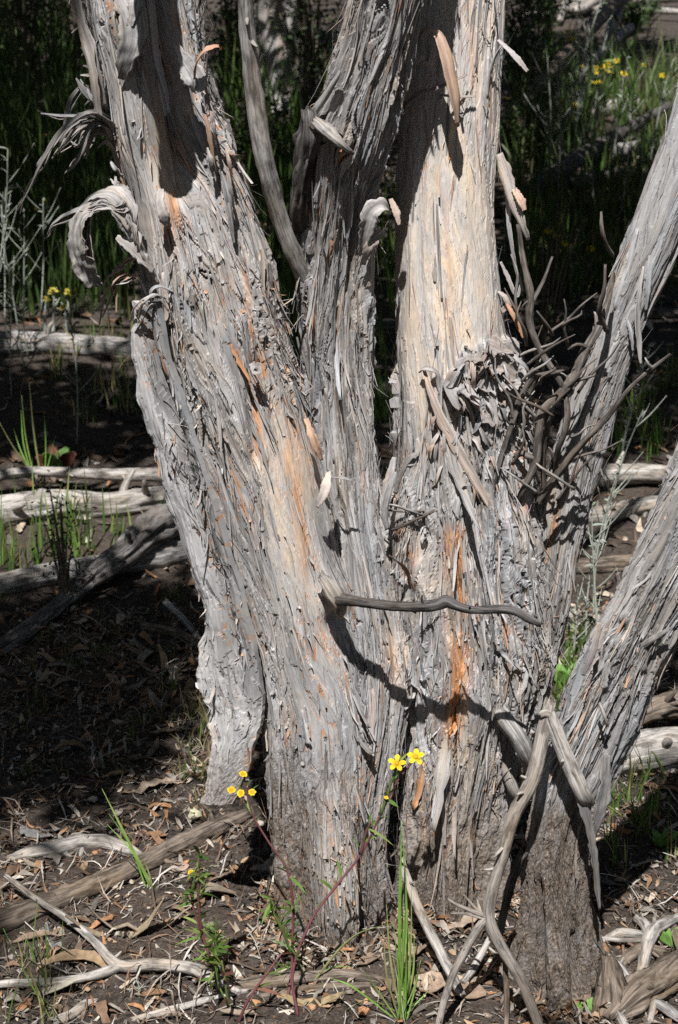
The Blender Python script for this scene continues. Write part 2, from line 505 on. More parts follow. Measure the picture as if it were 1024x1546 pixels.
# ------------------------------------------------------------------ stems of the paperbark
EX = {}
def stem(name, rows, parent, ncol, nrow, par, depth=1.0):
    """rows: (py, x_left, x_right, Y) measured on the picture, bottom last"""
    rows = sorted(rows, key=lambda r: r[0])
    A = []
    for py, xl, xr, Y in rows:
        l = P(xl, py, Y); r = P(xr, py, Y)
        A.append([*(l + r) / 2, (r[0] - l[0]) / 2])
    A = np.array(A)[::-1]                     # bottom first
    Q = resample(A, 240)
    ker = np.hanning(15); ker /= ker.sum()
    Qp = np.pad(Q, ((7, 7), (0, 0)), 'edge')
    for c in range(4): Q[:, c] = np.convolve(Qp[:, c], ker, 'valid')
    Q = resample(Q, nrow)
    C = Q[:, :3]; r0 = Q[:, 3]
    T = nrm(np.gradient(C, axis=0))
    Yv = np.array([0, 1.0, 0])
    W = nrm(Yv - T * (T @ Yv)[:, None]); U = np.cross(T, W); U = U * np.sign(U[:, :1])
    r0 = r0 * np.abs(T[:, 2])
    s = np.concatenate([[0], np.cumsum(np.linalg.norm(np.diff(C, axis=0), axis=1))])
    phi = np.linspace(0, 2 * np.pi, ncol, endpoint=False)
    th = phi - 0.5 * np.sin(phi)              # more columns on the weathered front
    S, TH = np.meshgrid(s, th, indexing='ij')
    dirv = np.sin(TH)[..., None] * U[:, None] - np.cos(TH)[..., None] * W[:, None] * depth
    base = C[:, None] + r0[:, None, None] * dirv
    Nn = nrm(np.sin(TH)[..., None] * U[:, None] - np.cos(TH)[..., None] * W[:, None])
    R0 = float(np.median(r0))
    sd = par.get('seed', 1)
    PX, PY = proj(base.reshape(-1, 3)); PX = PX.reshape(S.shape); PY = PY.reshape(S.shape)
    front = (np.cos(TH) > -0.2)
    ctx = dict(S=S, TH=TH, PX=PX, PY=PY, front=front, base=base)
    rough = np.clip(par['rough'](ctx), 0, 1.5)
    # grain wanders and spirals
    a = TH + par.get('spiral', 0.3) * S + 0.30 * gn(np.cos(TH) * 1.2, np.sin(TH) * 1.2, S * 2.1, sd) + 0.1 * gn(np.cos(TH) * 3, np.sin(TH) * 3, S * 7, sd + 1)
    x = R0 * np.cos(a); y = R0 * np.sin(a)
    sz = S + sd * 5.3
    flute = gn(x * 11, y * 11, sz * 1.1, sd + 2)
    lump = gn(x * 26, y * 26, sz * 4.5, sd + 3)
    wp = 0.010 * gn(x * 70, y * 70, sz * 16, sd + 4)
    n1 = fbm((x + wp) * 34, (y + wp) * 34, sz * 1.9, 3, sd + 5, 0.45) * 0.5 + 0.5
    L1 = n1 * par.get('levels', 6.0)
    fr = L1 - np.floor(L1)
    lip = np.exp(-fr / 0.16) * sst(-0.15, 0.35, gn(x * 30, y * 30, sz * 6, sd + 6))
    T1 = np.floor(L1) + np.minimum(fr / 0.07, 1.0) + 1.0 * lip
    n2 = fbm((x + wp) * 100, (y - wp) * 100, sz * 4.4, 2, sd + 8, 0.5) * 0.5 + 0.5
    L2 = n2 * 6; f2 = L2 - np.floor(L2)
    T2 = np.floor(L2) + np.minimum(f2 / 0.15, 1.0) + 0.5 * np.exp(-f2 / 0.2)
    fib = 1 - 2 * np.abs(gn(x * 120, y * 120, sz * 4.2, sd + 9))
    fib2 = 1 - 2 * np.abs(gn(x * 230 + wp * 90, y * 230, sz * 9, sd + 10))
    fine = gn(x * 300, y * 300, sz * 60, sd + 11)
    ck = 1 - np.abs(fbm((x + wp) * 46, (y + wp) * 46, sz * 2.0, 3, sd + 21, .55)) * 3.2
    crack = sst(0.74, 0.92, ck) * sst(-0.1, 0.35, gn(x * 25, y * 25, sz * 4, sd + 22))
    h1 = par.get('step', 0.0050)
    low = par.get('flute', 0.010) * flute + par.get('lump', 0.004) * lump
    extra, ecol = par['extra'](ctx, x, y, sz) if 'extra' in par else (0.0, {})
    low = low + extra
    cork = ecol.get('soil', 0.0) + np.zeros_like(S)
    smoothed = 1 - 0.6 * np.clip(cork, 0, 1)
    amp = (0.13 + 0.87 * rough)
    disp = low + amp * smoothed * (h1 * (T1 - 3) + 0.0018 * rough * (T2 - 3) + 0.0034 * rough * fib + 0.0024 * rough * fib2 - 0.020 * crack * np.minimum(rough, 1)) + 0.0006 * fine
    grit = fbm(x * 110, y * 110, sz * 45, 3, sd + 13, 0.65)
    disp = disp + cork * (0.0036 * grit + 0.002 * np.abs(gn(x * 260, y * 260, sz * 210, sd + 14)))
    fade = par.get('fade', 1.0)
    disp = disp * fade
    disp = disp - float(np.mean(disp - low)) - par.get('thin', 0.004)
    V = base + Nn * disp[..., None]
    # colours that belong to the layers: the fresh layer shows along the torn edges
    wet = par.get('orange', 0.3) + ecol.get('orange', 0.0)
    orange = sst(0.74, 0.97, fr) * sst(0.1, 0.45, gn(x * 22, y * 22, sz * 4.2, sd + 15) + wet - 0.35)
    orange = np.clip(orange + ecol.get('fresh', 0.0) * sst(-0.3, 0.3, gn(x * 60, y * 60, sz * 5, sd + 16) + 0.25), 0, 1)
    lev = np.floor(L1)
    tone = 0.46 + 0.10 * np.sin(lev * 2.7 + sd) + 0.16 * gn(x * 40, y * 40, sz * 5, sd + 17) + 0.10 * np.clip(fib, -1, 1) * rough
    tone = tone + par.get('tone', 0.0) + ecol.get('tone', 0.0)
    cream = np.clip(par.get('cream', 0.1) - .06 + 1.15 * ecol.get('cream', 0.0) + 0.22 * gn(x * 18, y * 18, sz * 3, sd + 18), 0, 1) * (1 - 0.4 * np.clip(rough, 0, 1))
    colr = np.stack([orange, np.clip(cork, 0, 1), np.clip(tone, 0.02, 1), cream], -1)
    bco = np.stack([x, y, sz], -1)
    F = gridf(nrow, ncol)
    VV = V.reshape(-1, 3); k = len(VV)
    VV = np.r_[VV, [C[-1] + T[-1] * 0.01]]
    j = np.arange(ncol)
    cap = np.c_[(nrow - 1) * ncol + j, (nrow - 1) * ncol + (j + 1) % ncol, np.full(ncol, k)]
    o = part(name, VV, [F, cap], M_BARK, parent, {'bark': np.r_[colr.reshape(-1, 4), [[0, 0, .3, 0]]], 'bco': np.r_[bco.reshape(-1, 3), [[0, 0, 0]]], 'brf': np.r_[np.stack([rough, rough, rough], -1).reshape(-1, 3), [[0, 0, 0]]]}, False)
    # the surface the loose flakes lie on
    ker = np.ones(9) / 9
    ds = disp.copy()
    for _ in range(2):
        ds = (ds + np.roll(ds, 1, 0) + np.roll(ds, -1, 0) + np.roll(ds, 1, 1) + np.roll(ds, -1, 1)) / 5
    EX[o.name] = dict(V=base + Nn * ds[..., None], N=Nn, T=np.broadcast_to(T[:, None], base.shape), rough=rough, ds=s[1] - s[0],
                   bco=bco, TH=TH, R0=R0, cork=cork, PX=PX, PY=PY, r0=r0, fresh=orange, cream=cream)
    return o

def flake_geo(E, n, K, lmin, lmax, wmin, wmax, lift, seed, up=0.35, wsel=None):
    g = np.random.default_rng(seed)
    nr, nc = E['rough'].shape
    w = (0.12 + E['rough']) ** 1.5 * (1 - 0.8 * np.clip(E['cork'], 0, 1)) * (0.35 + 0.65 * (np.cos(E['TH']) > -0.35)) * np.gradient(np.unwrap(E['TH'][0]))[None, :]
    w = w * (0.10 + sst(-0.1, 0.35, gn(E['bco'][..., 0] * 20, E['bco'][..., 1] * 20, E['bco'][..., 2] * 5, seed % 50)))
    w[:6] = 0; w[-6:] = 0
    if wsel is not None: w = w * wsel
    cum = np.cumsum(w.ravel()); idx = np.searchsorted(cum, g.random(n) * cum[-1])
    i0 = idx // nc; j0 = idx % nc
    ln = lmin + (lmax - lmin) * g.random(n) ** 2.2
    wd = (wmin + (wmax - wmin) * g.random(n) ** 2) * np.minimum(1, 0.45 + ln / lmax)
    dr = np.where(g.random(n) < up, 1, -1)
    Lf = lift * (0.15 + g.exponential(0.6, n)) * (0.4 + ln / lmax)
    dj = g.normal(0, 0.10, n)
    t = np.linspace(0, 1, K)
    ii = i0[:, None] + dr[:, None] * ln[:, None] * t[None] / E['ds']
    ii = np.clip(np.round(ii).astype(int), 0, nr - 1)
    colw = 2 * np.pi * E['R0'] / nc
    jj = (j0[:, None] + np.round(dj[:, None] * ln[:, None] * t[None] / colw)).astype(int) % nc
    Pk = E['V'][ii, jj]
    # smooth each line
    Pk[:, 1:-1] = 0.5 * Pk[:, 1:-1] + 0.25 * (Pk[:, 2:] + Pk[:, :-2])
    Nk = E['N'][i0, j0]; Tk = E['T'][i0, j0] * dr[:, None]
    Bk = nrm(np.cross(Nk, Tk))
    side = g.normal(0, 0.35, n)
    curlp = g.uniform(1.6, 3.4, n)
    off = 0.0006 + Lf[:, None] * t[None] ** curlp[:, None]
    C = Pk + Nk[:, None] * off[..., None] + Bk[:, None] * (side[:, None] * Lf[:, None] * t[None] ** 2)[..., None]
    prof = np.clip(np.minimum(1, (t[None] + 0.08) * 5) * (1 - g.uniform(0.3, 1.0, n)[:, None] * t[None] ** g.uniform(1, 4, n)[:, None]), 0.08, 1)
    prof = prof * (1 + 0.25 * g.normal(size=(n, K)))
    hw = 0.5 * wd[:, None] * np.abs(prof)
    el = g.normal(0.15, 0.5, (n, 2))
    cols = []
    for q, sg in ((0, -1.0), (None, 0.0), (1, 1.0)):
        c = C + Bk[:, None] * (sg * hw)[..., None]
        if q is not None: c = c + Nk[:, None] * (np.abs(el[:, q])[:, None] * hw * (0.3 + t[None]))[..., None]
        cols.append(c)
    G = np.stack(cols, 2)                      # n,K,3,3
    bco = E['bco'][i0, j0][:, None, None] + np.stack(np.broadcast_arrays(
        np.array([-1., 0, 1])[None, None] * hw[..., None] + g.random(n)[:, None, None] * 3,
        g.random(n)[:, None, None] * 2 + np.zeros((n, K, 3)), (ln[:, None] * t[None])[..., None] + np.zeros((n, K, 3))), -1)
    kind = g.random(n)
    orange = np.where(kind < 0.10, g.uniform(0.4, 0.9, n), np.where(kind < 0.3, 0.2 * g.random(n), 0.0))
    tone = np.clip(g.normal(0.47, 0.17, n), 0.1, 1)
    cream = np.where(g.random(n) < 0.2, g.random(n) * 0.7, 0)
    soil = np.clip(E['cork'][i0, j0], 0, 1)
    col = np.stack([orange, soil, tone, cream], -1)
    return G, bco, col, Nk
def loose_flakes(o, n, seed, **kw):
    E = EX[o.name]; K = 5
    G, bco, col, Nk = flake_geo(E, n, K, kw.get('lmin', .01), kw.get('lmax', .10), kw.get('wmin', .0015), kw.get('wmax', .009), kw.get('lift', .010), seed)
    f = gridf(K, 3, False)
    F = (f[None] + (np.arange(n) * K * 3)[:, None, None]).reshape(-1, 4)
    c = np.repeat(col, K * 3, axis=0)
    p = part('bark_flakes', G.reshape(-1, 3), F, M_BARK, o, {'bark': c, 'bco': bco.reshape(-1, 3), 'brf': np.full((len(c), 3), .6)})
    p['kind'] = 'stuff'
    return p
def peeling_strips(o, n, seed, lmin=.05, lmax=.2, wmin=.006, wmax=.022, lift=.03, wsel=None):
    E = EX[o.name]; K = 12
    wv = (np.cos(E['TH']) > -0.1) * 1.0 if wsel is None else wsel
    G, bco, col, Nk = flake_geo(E, n, K, lmin, lmax, wmin, wmax, lift, seed, wsel=wv)
    for q in range(n):
        top = G[q]; th = Nk[q] * 0.0013
        V = np.r_[top.reshape(-1, 3), (top - th).reshape(-1, 3)]
        m = 3; n_ = K; of = n_ * m
        k = np.arange(n_ - 1); j = np.arange(m - 1); e = (n_ - 1) * m + j
        F = np.concatenate([gridf(n_, m, False), gridf(n_, m, False, of)[:, ::-1],
             np.c_[k * m, (k + 1) * m, (k + 1) * m + of, k * m + of], np.c_[k * m + m - 1 + of, (k + 1) * m + m - 1 + of, (k + 1) * m + m - 1, k * m + m - 1],
             np.c_[j + 1, j, j + of, j + 1 + of], np.c_[e, e + 1, e + 1 + of, e + of]])
        c = np.tile(col[q], (len(V), 1)); c[of:, 0] = np.clip(c[of:, 0] + 0.25, 0, 1)
        part('bark_strip', V, F, M_BARK, o, {'bark': c, 'bco': np.r_[bco[q].reshape(-1, 3), bco[q].reshape(-1, 3)], 'brf': np.full((len(V), 3), .9)})

def spot(ctx, px, py, rx, ry):
    return np.exp(-(((ctx['PX'] - px) / rx) ** 2 + ((ctx['PY'] - py) / ry) ** 2)) * ctx['front']
def line(ctx, pts, w):
    """soft band along a line down the stem"""
    pts = np.array(pts, float)
    cx = np.interp(ctx['PY'], pts[:, 1], pts[:, 0])
    inr = sst(pts[0, 1] - 25, pts[0, 1] + 10, ctx['PY']) * (1 - sst(pts[-1, 1] - 10, pts[-1, 1] + 25, ctx['PY']))
    return np.exp(-((ctx['PX'] - cx) / w) ** 2) * inr * ctx['front']

tree_base = pg(520, 1425)
tree = empty('paperbark_tree', (0.02, 0.12, float(gz(0.02, 0.12))), 'old paperbark tree with four thick grey stems of peeling papery bark', 'tree')

def rough1(c):
    r = 0.46 + 0.75 * gn(c['PX'] * 0.018, c['PY'] * 0.006, 0.5, 41) + .3 * gn(c['PX'] * 0.04, c['PY'] * 0.012, 0.5, 46)
    r = r - 0.9 * spot(c, 440, 740, 42, 150) - 0.5 * spot(c, 250, 160, 40, 110) - 0.4 * spot(c, 165, 200, 25, 160)
    r = r + 0.7 * spot(c, 385, 640, 35, 130) + 0.3 * spot(c, 330, 330, 30, 140)
    r = r + 0.3 * sst(900, 1150, c['PY'])
    return np.clip(r, 0.08, 1.2)
def extra1(c, x, y, sz):
    PX, PY = c['PX'], c['PY']
    g = np.exp(-(((PX - 262 - (PY - 120) * 0.10) / 48) ** 2)) * (1 - sst(215, 320, PY)) * c['front']
    e = -0.075 * g
    e = e + 0.030 * np.exp(-((PX - 180 - PY * 0.10) / 26) ** 2) * (1 - sst(180, 330, PY)) * c['front']
    e = e - 0.020 * spot(c, 266, 292, 9, 13)
    e = e - 0.016 * line(c, [(385, 560), (384, 700)], 9)
    e = e + 0.018 * spot(c, 506, 900, 26, 34) - 0.02 * spot(c, 508, 935, 12, 16)
    foot = sst(1180, 1420, PY)
    e = e + foot * (0.030 * np.sin(c['TH'] * 5 + 0.7) + 0.012)
    e = e + 0.018 * sst(1180, 1215, PY) * np.exp(-((PX - 512) / 26) ** 2) * c['front'] * (1 - sst(1380, 1440, PY))
    e = e - 0.03 * line(c, [(585, 1080), (590, 1430)], 12)
    soil = 1.0 * sst(1060, 1270, PY + 40 * gn(PX * .02, PY * .008, 1.5, 55)) * (1 - 0.9 * spot(c, 505, 1300, 40, 120)) * (1 - 0.6 * spot(c, 560, 1200, 30, 120))
    soil = np.clip(soil, 0, 1)
    fresh = 0.9 * spot(c, 266, 292, 14, 26) + 0.6 * spot(c, 262, 335, 14, 40) + 0.75 * line(c, [(392, 540), (388, 690)], 6) + 0.6 * spot(c, 440, 690, 6, 60) + 0.8 * spot(c, 452, 760, 7, 60) + .6 * spot(c, 462, 820, 5, 50) + 0.55 * spot(c, 478, 670, 7, 40)
    fresh = fresh + 0.35 * spot(c, 505, 1215, 18, 50) + 0.5 * line(c, [(372, 400), (378, 530)], 3.5) + 0.4 * line(c, [(180, 100), (183, 300)], 4) + 0.25 * line(c, [(340, 250), (352, 330)], 5)
    cream = 0.9 * spot(c, 250, 230, 28, 90) + 0.7 * spot(c, 445, 770, 40, 150) + 0.5 * spot(c, 330, 420, 50, 120) + 0.7 * spot(c, 505, 1330, 35, 70) + 0.4 * spot(c, 420, 600, 40, 90)
    tone = 0.18 * spot(c, 430, 740, 40, 140) - 0.14 * spot(c, 330, 760, 50, 260) + 0.1 * spot(c, 170, 150, 30, 140) - 0.05
    return e, dict(soil=soil, fresh=fresh, cream=cream, tone=tone, orange=0.15)
s1 = stem('stem', [(-700, 60, 200, .20), (-300, 85, 265, .18), (0, 122, 312, .17), (100, 148, 322, .17), (200, 165, 340, .17), (300, 188, 372, .17), (400, 205, 408, .17),
    (500, 226, 430, .17), (600, 258, 458, .17), (700, 284, 484, .17), (800, 314, 508, .17), (900, 345, 533, .17), (1000, 370, 558, .165), (1100, 392, 574, .155),
    (1200, 398, 576, .145), (1300, 418, 574, .135), (1380, 440, 568, .13), (1440, 455, 566, .13), (1500, 462, 560, .13)], tree, 280, 740,
    dict(rough=rough1, extra=extra1, seed=1, spiral=0.25, flute=.012, lump=.005, orange=0.34, cream=.15))
s1['label'] = 'thick leaning stem with a torn hollow near its top'

def rough2(c):
    return 0.8 + 0.5 * gn(c['PX'] * .03, c['PY'] * .006, .5, 42)
def extra2(c, x, y, sz):
    e = 0.010 * (1 - 2 * np.abs(gn(x * 55, y * 55, sz * 3.5, 61))) + 0.012 * spot(c, 520, 205, 36, 50) - 0.01 * spot(c, 560, 300, 20, 50)
    soil = 0.6 * sst(1150, 1330, c['PY'])
    return e, dict(soil=soil, fresh=.25 * line(c, [(560, 60), (566, 110)], 4) + .3 * spot(c, 600, 1010, 18, 50), cream=.35 * spot(c, 515, 770, 20, 90) + .7 * spot(c, 600, 1000, 24, 60), tone=-0.13 + 0.2 * spot(c, 600, 1000, 24, 70), orange=-.02)
s2 = stem('stem', [(-700, 590, 690, .02), (-300, 565, 672, .04), (0, 532, 640, .07), (100, 508, 615, .09), (170, 486, 600, .11), (250, 464, 580, .14), (350, 456, 566, .19), (450, 453, 554, .215),
    (550, 458, 553, .22), (650, 466, 562, .22), (750, 480, 574, .205), (850, 500, 592, .18), (950, 520, 610, .155), (1050, 530, 614, .14), (1150, 520, 598, .13), (1250, 505, 586, .13), (1420, 500, 572, .14), (1500, 500, 568, .14)],
    tree, 180, 680, dict(rough=rough2, extra=extra2, seed=2, spiral=-0.5, flute=.008, lump=.004, orange=0.12, cream=.05, step=.0036))
s2['label'] = 'narrow fibrous middle stem with a broken side limb'

SLV = np.array([(560, 760), (590, 755), (620, 715), (640, 650), (655, 600), (690, 548), (702, 520), (740, 507), (790, 512), (830, 520)], float)
def sleeve(c):
    b = np.interp(c['PX'], SLV[:, 0], SLV[:, 1])
    b = b + 14 * gn(c['PX'] * .06, c['PY'] * .01, 2.5, 71)
    return np.where(c['front'], sst(-4, 9, c['PY'] - b), sst(540, 570, c['PY']))
def rough3(c):
    sv = sleeve(c)
    r = 0.06 + 0.10 * (gn(c['PX'] * .02, c['PY'] * .004, .5, 43) > 0.2) + sv * 0.85 + 0.3 * spot(c, 735, 90, 25, 120) + .25 * spot(c, 615, 200, 20, 130)
    return r - sv * 0.35 * sst(1080, 1250, c['PY'])
def extra3(c, x, y, sz):
    sv = sleeve(c)
    b_ = np.interp(c['PX'], SLV[:, 0], SLV[:, 1])
    e = 0.016 * sv * sst(-15, 70, c['PY'] - b_) + sv * 0.010 * (1 - 2 * np.abs(gn(x * 45, y * 45, sz * 5, 62)))
    e = e + sv * 0.012 * gn(x * 40, y * 40, sz * 12, 63) * (1 - sst(700, 860, c['PY']))
    foot = sst(1150, 1380, c['PY'])
    e = e + foot * 0.022 * np.sin(c['TH'] * 6 + 1.9)
    e = e - 0.012 * line(c, [(693, 880), (690, 960), (680, 1140)], 13)
    soil = 0.95 * sst(1120, 1340, c['PY'] + 40 * gn(c['PX'] * .02, c['PY'] * .01, 2.5, 56))
    fresh = 1.2 * line(c, [(688, 800), (693, 900), (697, 990), (692, 1060), (682, 1160)], 13) + .35 * line(c, [(672, 300), (690, 560)], 4) * (1 - sv) + .4 * line(c, [(712, 0), (716, 130)], 5) + .45 * spot(c, 606, 720, 14, 50) + .25 * spot(c, 670, 1280, 40, 70) * sst(-.2, .3, gn(x * 80, y * 80, sz * 6, 88))
    cream = (1 - sv) * (0.35 + 0.6 * spot(c, 685, 380, 40, 220)) + sv * (.5 * spot(c, 690, 1200, 60, 160) + .4 * spot(c, 650, 830, 30, 60))
    tone = (1 - sv) * 0.16 + 0.2 * spot(c, 760, 960, 30, 70) - sv * .03
    return e, dict(soil=soil, fresh=fresh, cream=cream, tone=tone, orange=.12 * sv)
s3 = stem('stem', [(-700, 660, 790, .36), (-300, 640, 785, .32), (0, 622, 765, .29), (100, 608, 760, .28), (200, 598, 756, .27), (300, 592, 752, .26), (400, 592, 756, .25), (500, 593, 766, .24),
    (600, 597, 774, .23), (700, 600, 784, .225), (800, 596, 798, .22), (900, 602, 806, .22), (1000, 612, 808, .215), (1100, 618, 780, .21), (1200, 618, 758, .205), (1300, 616, 748, .20), (1370, 612, 746, .20), (1430, 608, 750, .20), (1500, 606, 752, .20)],
    tree, 240, 710, dict(rough=rough3, extra=extra3, seed=3, spiral=0.12, flute=.007, lump=.004, orange=0.2, cream=.1))
s3['label'] = 'smooth pale stem rising out of a ragged sleeve of bark'

def rough4(c):
    return 0.45 + 0.25 * gn(c['PX'] * .02, c['PY'] * .008, .5, 44) + .2 * sst(650, 850, c['PY'])
def extra4(c, x, y, sz):
    e = 0.006 * (1 - 2 * np.abs(gn(x * 40, y * 40, sz * 3, 64)))
    return e, dict(fresh=.4 * spot(c, 838, 760, 10, 60), cream=.2 * spot(c, 900, 600, 30, 140) + .3 * spot(c, 830, 760, 30, 100), tone=-.15 + 0 * x, orange=-.1, soil=0.0 * x)
s4 = stem('stem', [(-500, 1205, 1305, .36), (-200, 1105, 1215, .33), (100, 1028, 1132, .30), (200, 1000, 1098, .29), (300, 964, 1060, .28), (400, 930, 1014, .27), (500, 893, 968, .26), (600, 858, 934, .25), (700, 830, 908, .25),
    (800, 808, 884, .245), (900, 795, 862, .24), (1000, 780, 838, .24), (1100, 740, 815, .235), (1200, 705, 775, .23), (1300, 685, 750, .23), (1450, 670, 740, .23)],
    tree, 136, 560, dict(rough=rough4, extra=extra4, seed=4, spiral=0.3, flute=.005, lump=.003, orange=0.02, cream=0.0, step=.003))
s4['label'] = 'slim grey stem slanting away to the right'

tree2 = empty('leaning_paperbark', (*pg(845, 1490)[:2], float(pg(845, 1490)[2])), 'weathered grey trunk leaning strongly right, with a soil-caked corky foot', 'tree')
def rough5(c):
    return 0.7 + 0.6 * gn(c['PX'] * .02, c['PY'] * .008, .5, 45) - .4 * sst(1150, 1250, c['PY'])
def extra5(c, x, y, sz):
    e = 0.012 * (1 - 2 * np.abs(gn(x * 34, y * 34, sz * 3.2, 65))) - 0.03 * spot(c, 938, 950, 9, 12) + .012 * spot(c, 930, 950, 26, 30)
    e = e - .03 * line(c, [(812, 1340), (824, 1500)], 5) - .02 * line(c, [(872, 1420), (868, 1500)], 5) + .010 * np.abs(gn(x * 45, y * 45, sz * 12, 66)) * sst(1200, 1300, c['PY'])
    foot = sst(1300, 1500, c['PY'])
    e = e + foot * (.018 * np.sin(c['TH'] * 4 + 2.2) + .006)
    soil = sst(1180, 1260, c['PY'] + 30 * gn(c['PX'] * .04, c['PY'] * .01, 3.5, 57))
    return e, dict(soil=soil, fresh=0.1 * spot(c, 870, 1480, 10, 30), cream=.25 * spot(c, 960, 860, 30, 70), tone=-.27 + .40 * spot(c, 830, 1190, 30, 50), orange=-.15)
s5 = stem('trunk', [(-150, 1330, 1530, .10), (150, 1235, 1440, .06), (400, 1140, 1340, .02), (600, 1055, 1240, -.02), (700, 1015, 1190, -.03), (800, 970, 1125, -.04), (900, 925, 1062, -.05), (1000, 878, 1004, -.06), (1100, 838, 958, -.07), (1200, 803, 916, -.08),
    (1300, 788, 888, -.085), (1400, 786, 893, -.09), (1480, 780, 905, -.09), (1540, 772, 915, -.09), (1600, 768, 918, -.09)],
    tree2, 200, 560, dict(rough=rough5, extra=extra5, seed=5, thin=.012, spiral=0.35, flute=.009, lump=.005, orange=-.05, cream=0.0))

# loose bark on the stems
loose_flakes(s1, 3600, 101, lmax=.15)
loose_flakes(s1, 900, 121, lmin=.004, lmax=.02, wmin=.003, wmax=.010, lift=.012)
loose_flakes(s2, 2700, 102, lmax=.18, wmax=.006, lift=.009)
loose_flakes(s3, 2700, 103, lmax=.17, wmax=.007, lift=.013)
loose_flakes(s3, 500, 123, lmin=.004, lmax=.018, wmin=.003, wmax=.008, lift=.012)
loose_flakes(s4, 800, 104, lmax=.14, wmax=.006, lift=.007)
loose_flakes(s5, 1900, 105, lmax=.12, wmax=.008, lift=.009)
peeling_strips(s1, 60, 111)
peeling_strips(s2, 45, 112, wmax=.014)
peeling_strips(s3, 55, 113, lift=.035)
peeling_strips(s4, 16, 114, wmax=.012, lift=.02)
peeling_strips(s5, 30, 115, lmax=.15, lift=.02)

# ------------------------------------------------------------------ the hanging bark sheet on the left of the thick stem
def bark_sheet():
    n, m = 270, 44
    gb = pg(335, 1208)
    yb = 0.25
    Lp = np.array([(196, 455), (203, 520), (212, 585), (226, 648), (240, 700), (258, 760), (285, 850), (303, 900), (306, 950), (298, 1000), (303, 1045), (316, 1075), (320, 1120), (308, 1165), (304, 1212)], float)
    Rp = np.array([(238, 455), (250, 520), (268, 585), (290, 648), (305, 700), (322, 760), (345, 850), (362, 900), (376, 950), (388, 1000), (396, 1050), (394, 1085), (386, 1120), (374, 1165), (352, 1214)], float)
    v = np.linspace(0, 1, n); kv = np.linspace(0, 1, len(Lp))
    yl = 0.10 + 0.03 * np.sin(np.pi * v); yr = 0.035 + 0.035 * sst(0.5, 1, v)
    lx, ly = np.interp(v, kv, Lp[:, 0]), np.interp(v, kv, Lp[:, 1])
    rx, ry = np.interp(v, kv, Rp[:, 0]), np.interp(v, kv, Rp[:, 1])
    jag = 12 * gn(v * 15, 0.5, 0.5, 91) + 6 * gn(v * 37, 1.5, 0.5, 92) + 3 * gn(v * 83, 3.5, .5, 90) - 4
    rx = rx + np.where(v > .75, 3 * gn(v * 50, 2.5, .5, 93), 0)
    A = np.array([P(lx[i], ly[i], yl[i]) for i in range(n)]); B = np.array([P(rx[i], ry[i], yr[i]) for i in range(n)])
    u = np.linspace(0, 1, m)
    V = A[:, None] * (1 - u)[None, :, None] + B[:, None] * u[None, :, None]
    V[..., 0] += (jag / 800.0)[:, None] * ((1 - u) ** 6)[None]
    Nn = nrm(np.cross(B - A, np.gradient(A, axis=0)));
    Nn = Nn * np.where(Nn[:, 1:2] > 0, -1, 1)
    U_, V_ = np.meshgrid(u, v)
    wid = np.linalg.norm(B - A, axis=1)[:, None]
    x = U_ * .115; z = V_ * 1.0
    bow = 0.010 * np.sin(np.pi * U_) - .016 * np.exp(-((U_ - .66) / .13) ** 2) * (1 - sst(.55, .75, V_)) + 0.012 * gn(x * 14, z * 4, .3, 94) + .004 * gn(x * 40, z * 14, .3, 95)
    pale = 1 - sst(.38, .56, U_ + .10 * gn(x * 25, z * 9, .3, 102))
    pale = np.maximum(pale, sst(.66, .72, V_ + .02 * gn(x * 30, z * 9, .7, 104)) * .5)
    wp = 0.01 * gn(x * 60, z * 20, .9, 96)
    n1 = fbm((x + wp) * 40, z * 7, .5, 3, 97) * .5 + .5
    L1 = n1 * 5; fr = L1 - np.floor(L1)
    smooth = sst(.55, .66, V_) * (1 - sst(.80, .86, V_)) * .7
    T1 = np.floor(L1) + np.minimum(fr / .08, 1) + .6 * np.exp(-fr / .15)
    soil = .7 * sst(.84, .95, V_ + .04 * gn(x * 40, z * 30, .2, 98))
    d = bow + (.0022 * (1 - .55 * pale)) * (T1 - 2.5) * (1 - .6 * soil) + .0012 * gn(x * 160, z * 30, .4, 99) + soil * .003 * fbm(x * 140, z * 120, .3, 2, 100)
    edge = np.minimum(U_ / .08, 1)
    d = d - .012 * (1 - edge) ** 2
    top = V + Nn[:, None] * d[..., None]
    bot = top - Nn[:, None] * (0.004 + .006 * edge)[..., None]
    tone = .26 + .10 * gn(x * 20, z * 6, .4, 101) + .62 * pale + .25 * (1 - sst(.03, .12, U_))
    orange = sst(.8, .98, fr) * sst(.2, .5, gn(x * 25, z * 6, .6, 103) + .1) * (1 - smooth)
    cream = .5 * (1 - sst(0, .16, U_)) * sst(.35, .5, V_)
    c = np.stack([orange, soil * .9, np.clip(tone, 0, 1), cream], -1).reshape(-1, 4)
    bco = np.stack([x + 4.0, np.full_like(x, .2), z], -1).reshape(-1, 3)
    o = n * m; k = np.arange(n - 1); j = np.arange(m - 1); q = (n - 1) * m + j
    F = np.concatenate([gridf(n, m, False)[:, ::-1], gridf(n, m, False, o), np.c_[k * m, (k + 1) * m, (k + 1) * m + o, k * m + o],
        np.c_[k * m + m - 1 + o, (k + 1) * m + m - 1 + o, (k + 1) * m + m - 1, k * m + m - 1], np.c_[j + 1, j, j + o, j + 1 + o], np.c_[q, q + 1, q + 1 + o, q + o]])
    p = part('bark_sheet', np.r_[top.reshape(-1, 3), bot.reshape(-1, 3)], F, M_BARK, s1, {'bark': np.r_[c, c], 'bco': np.r_[bco, bco], 'brf': np.tile(np.repeat((.30 - .2 * pale).reshape(-1, 1), 3, 1), (2, 1))}, False)
    p['label'] = 'large flat sheet of old bark standing off the stem with a ragged pale edge'
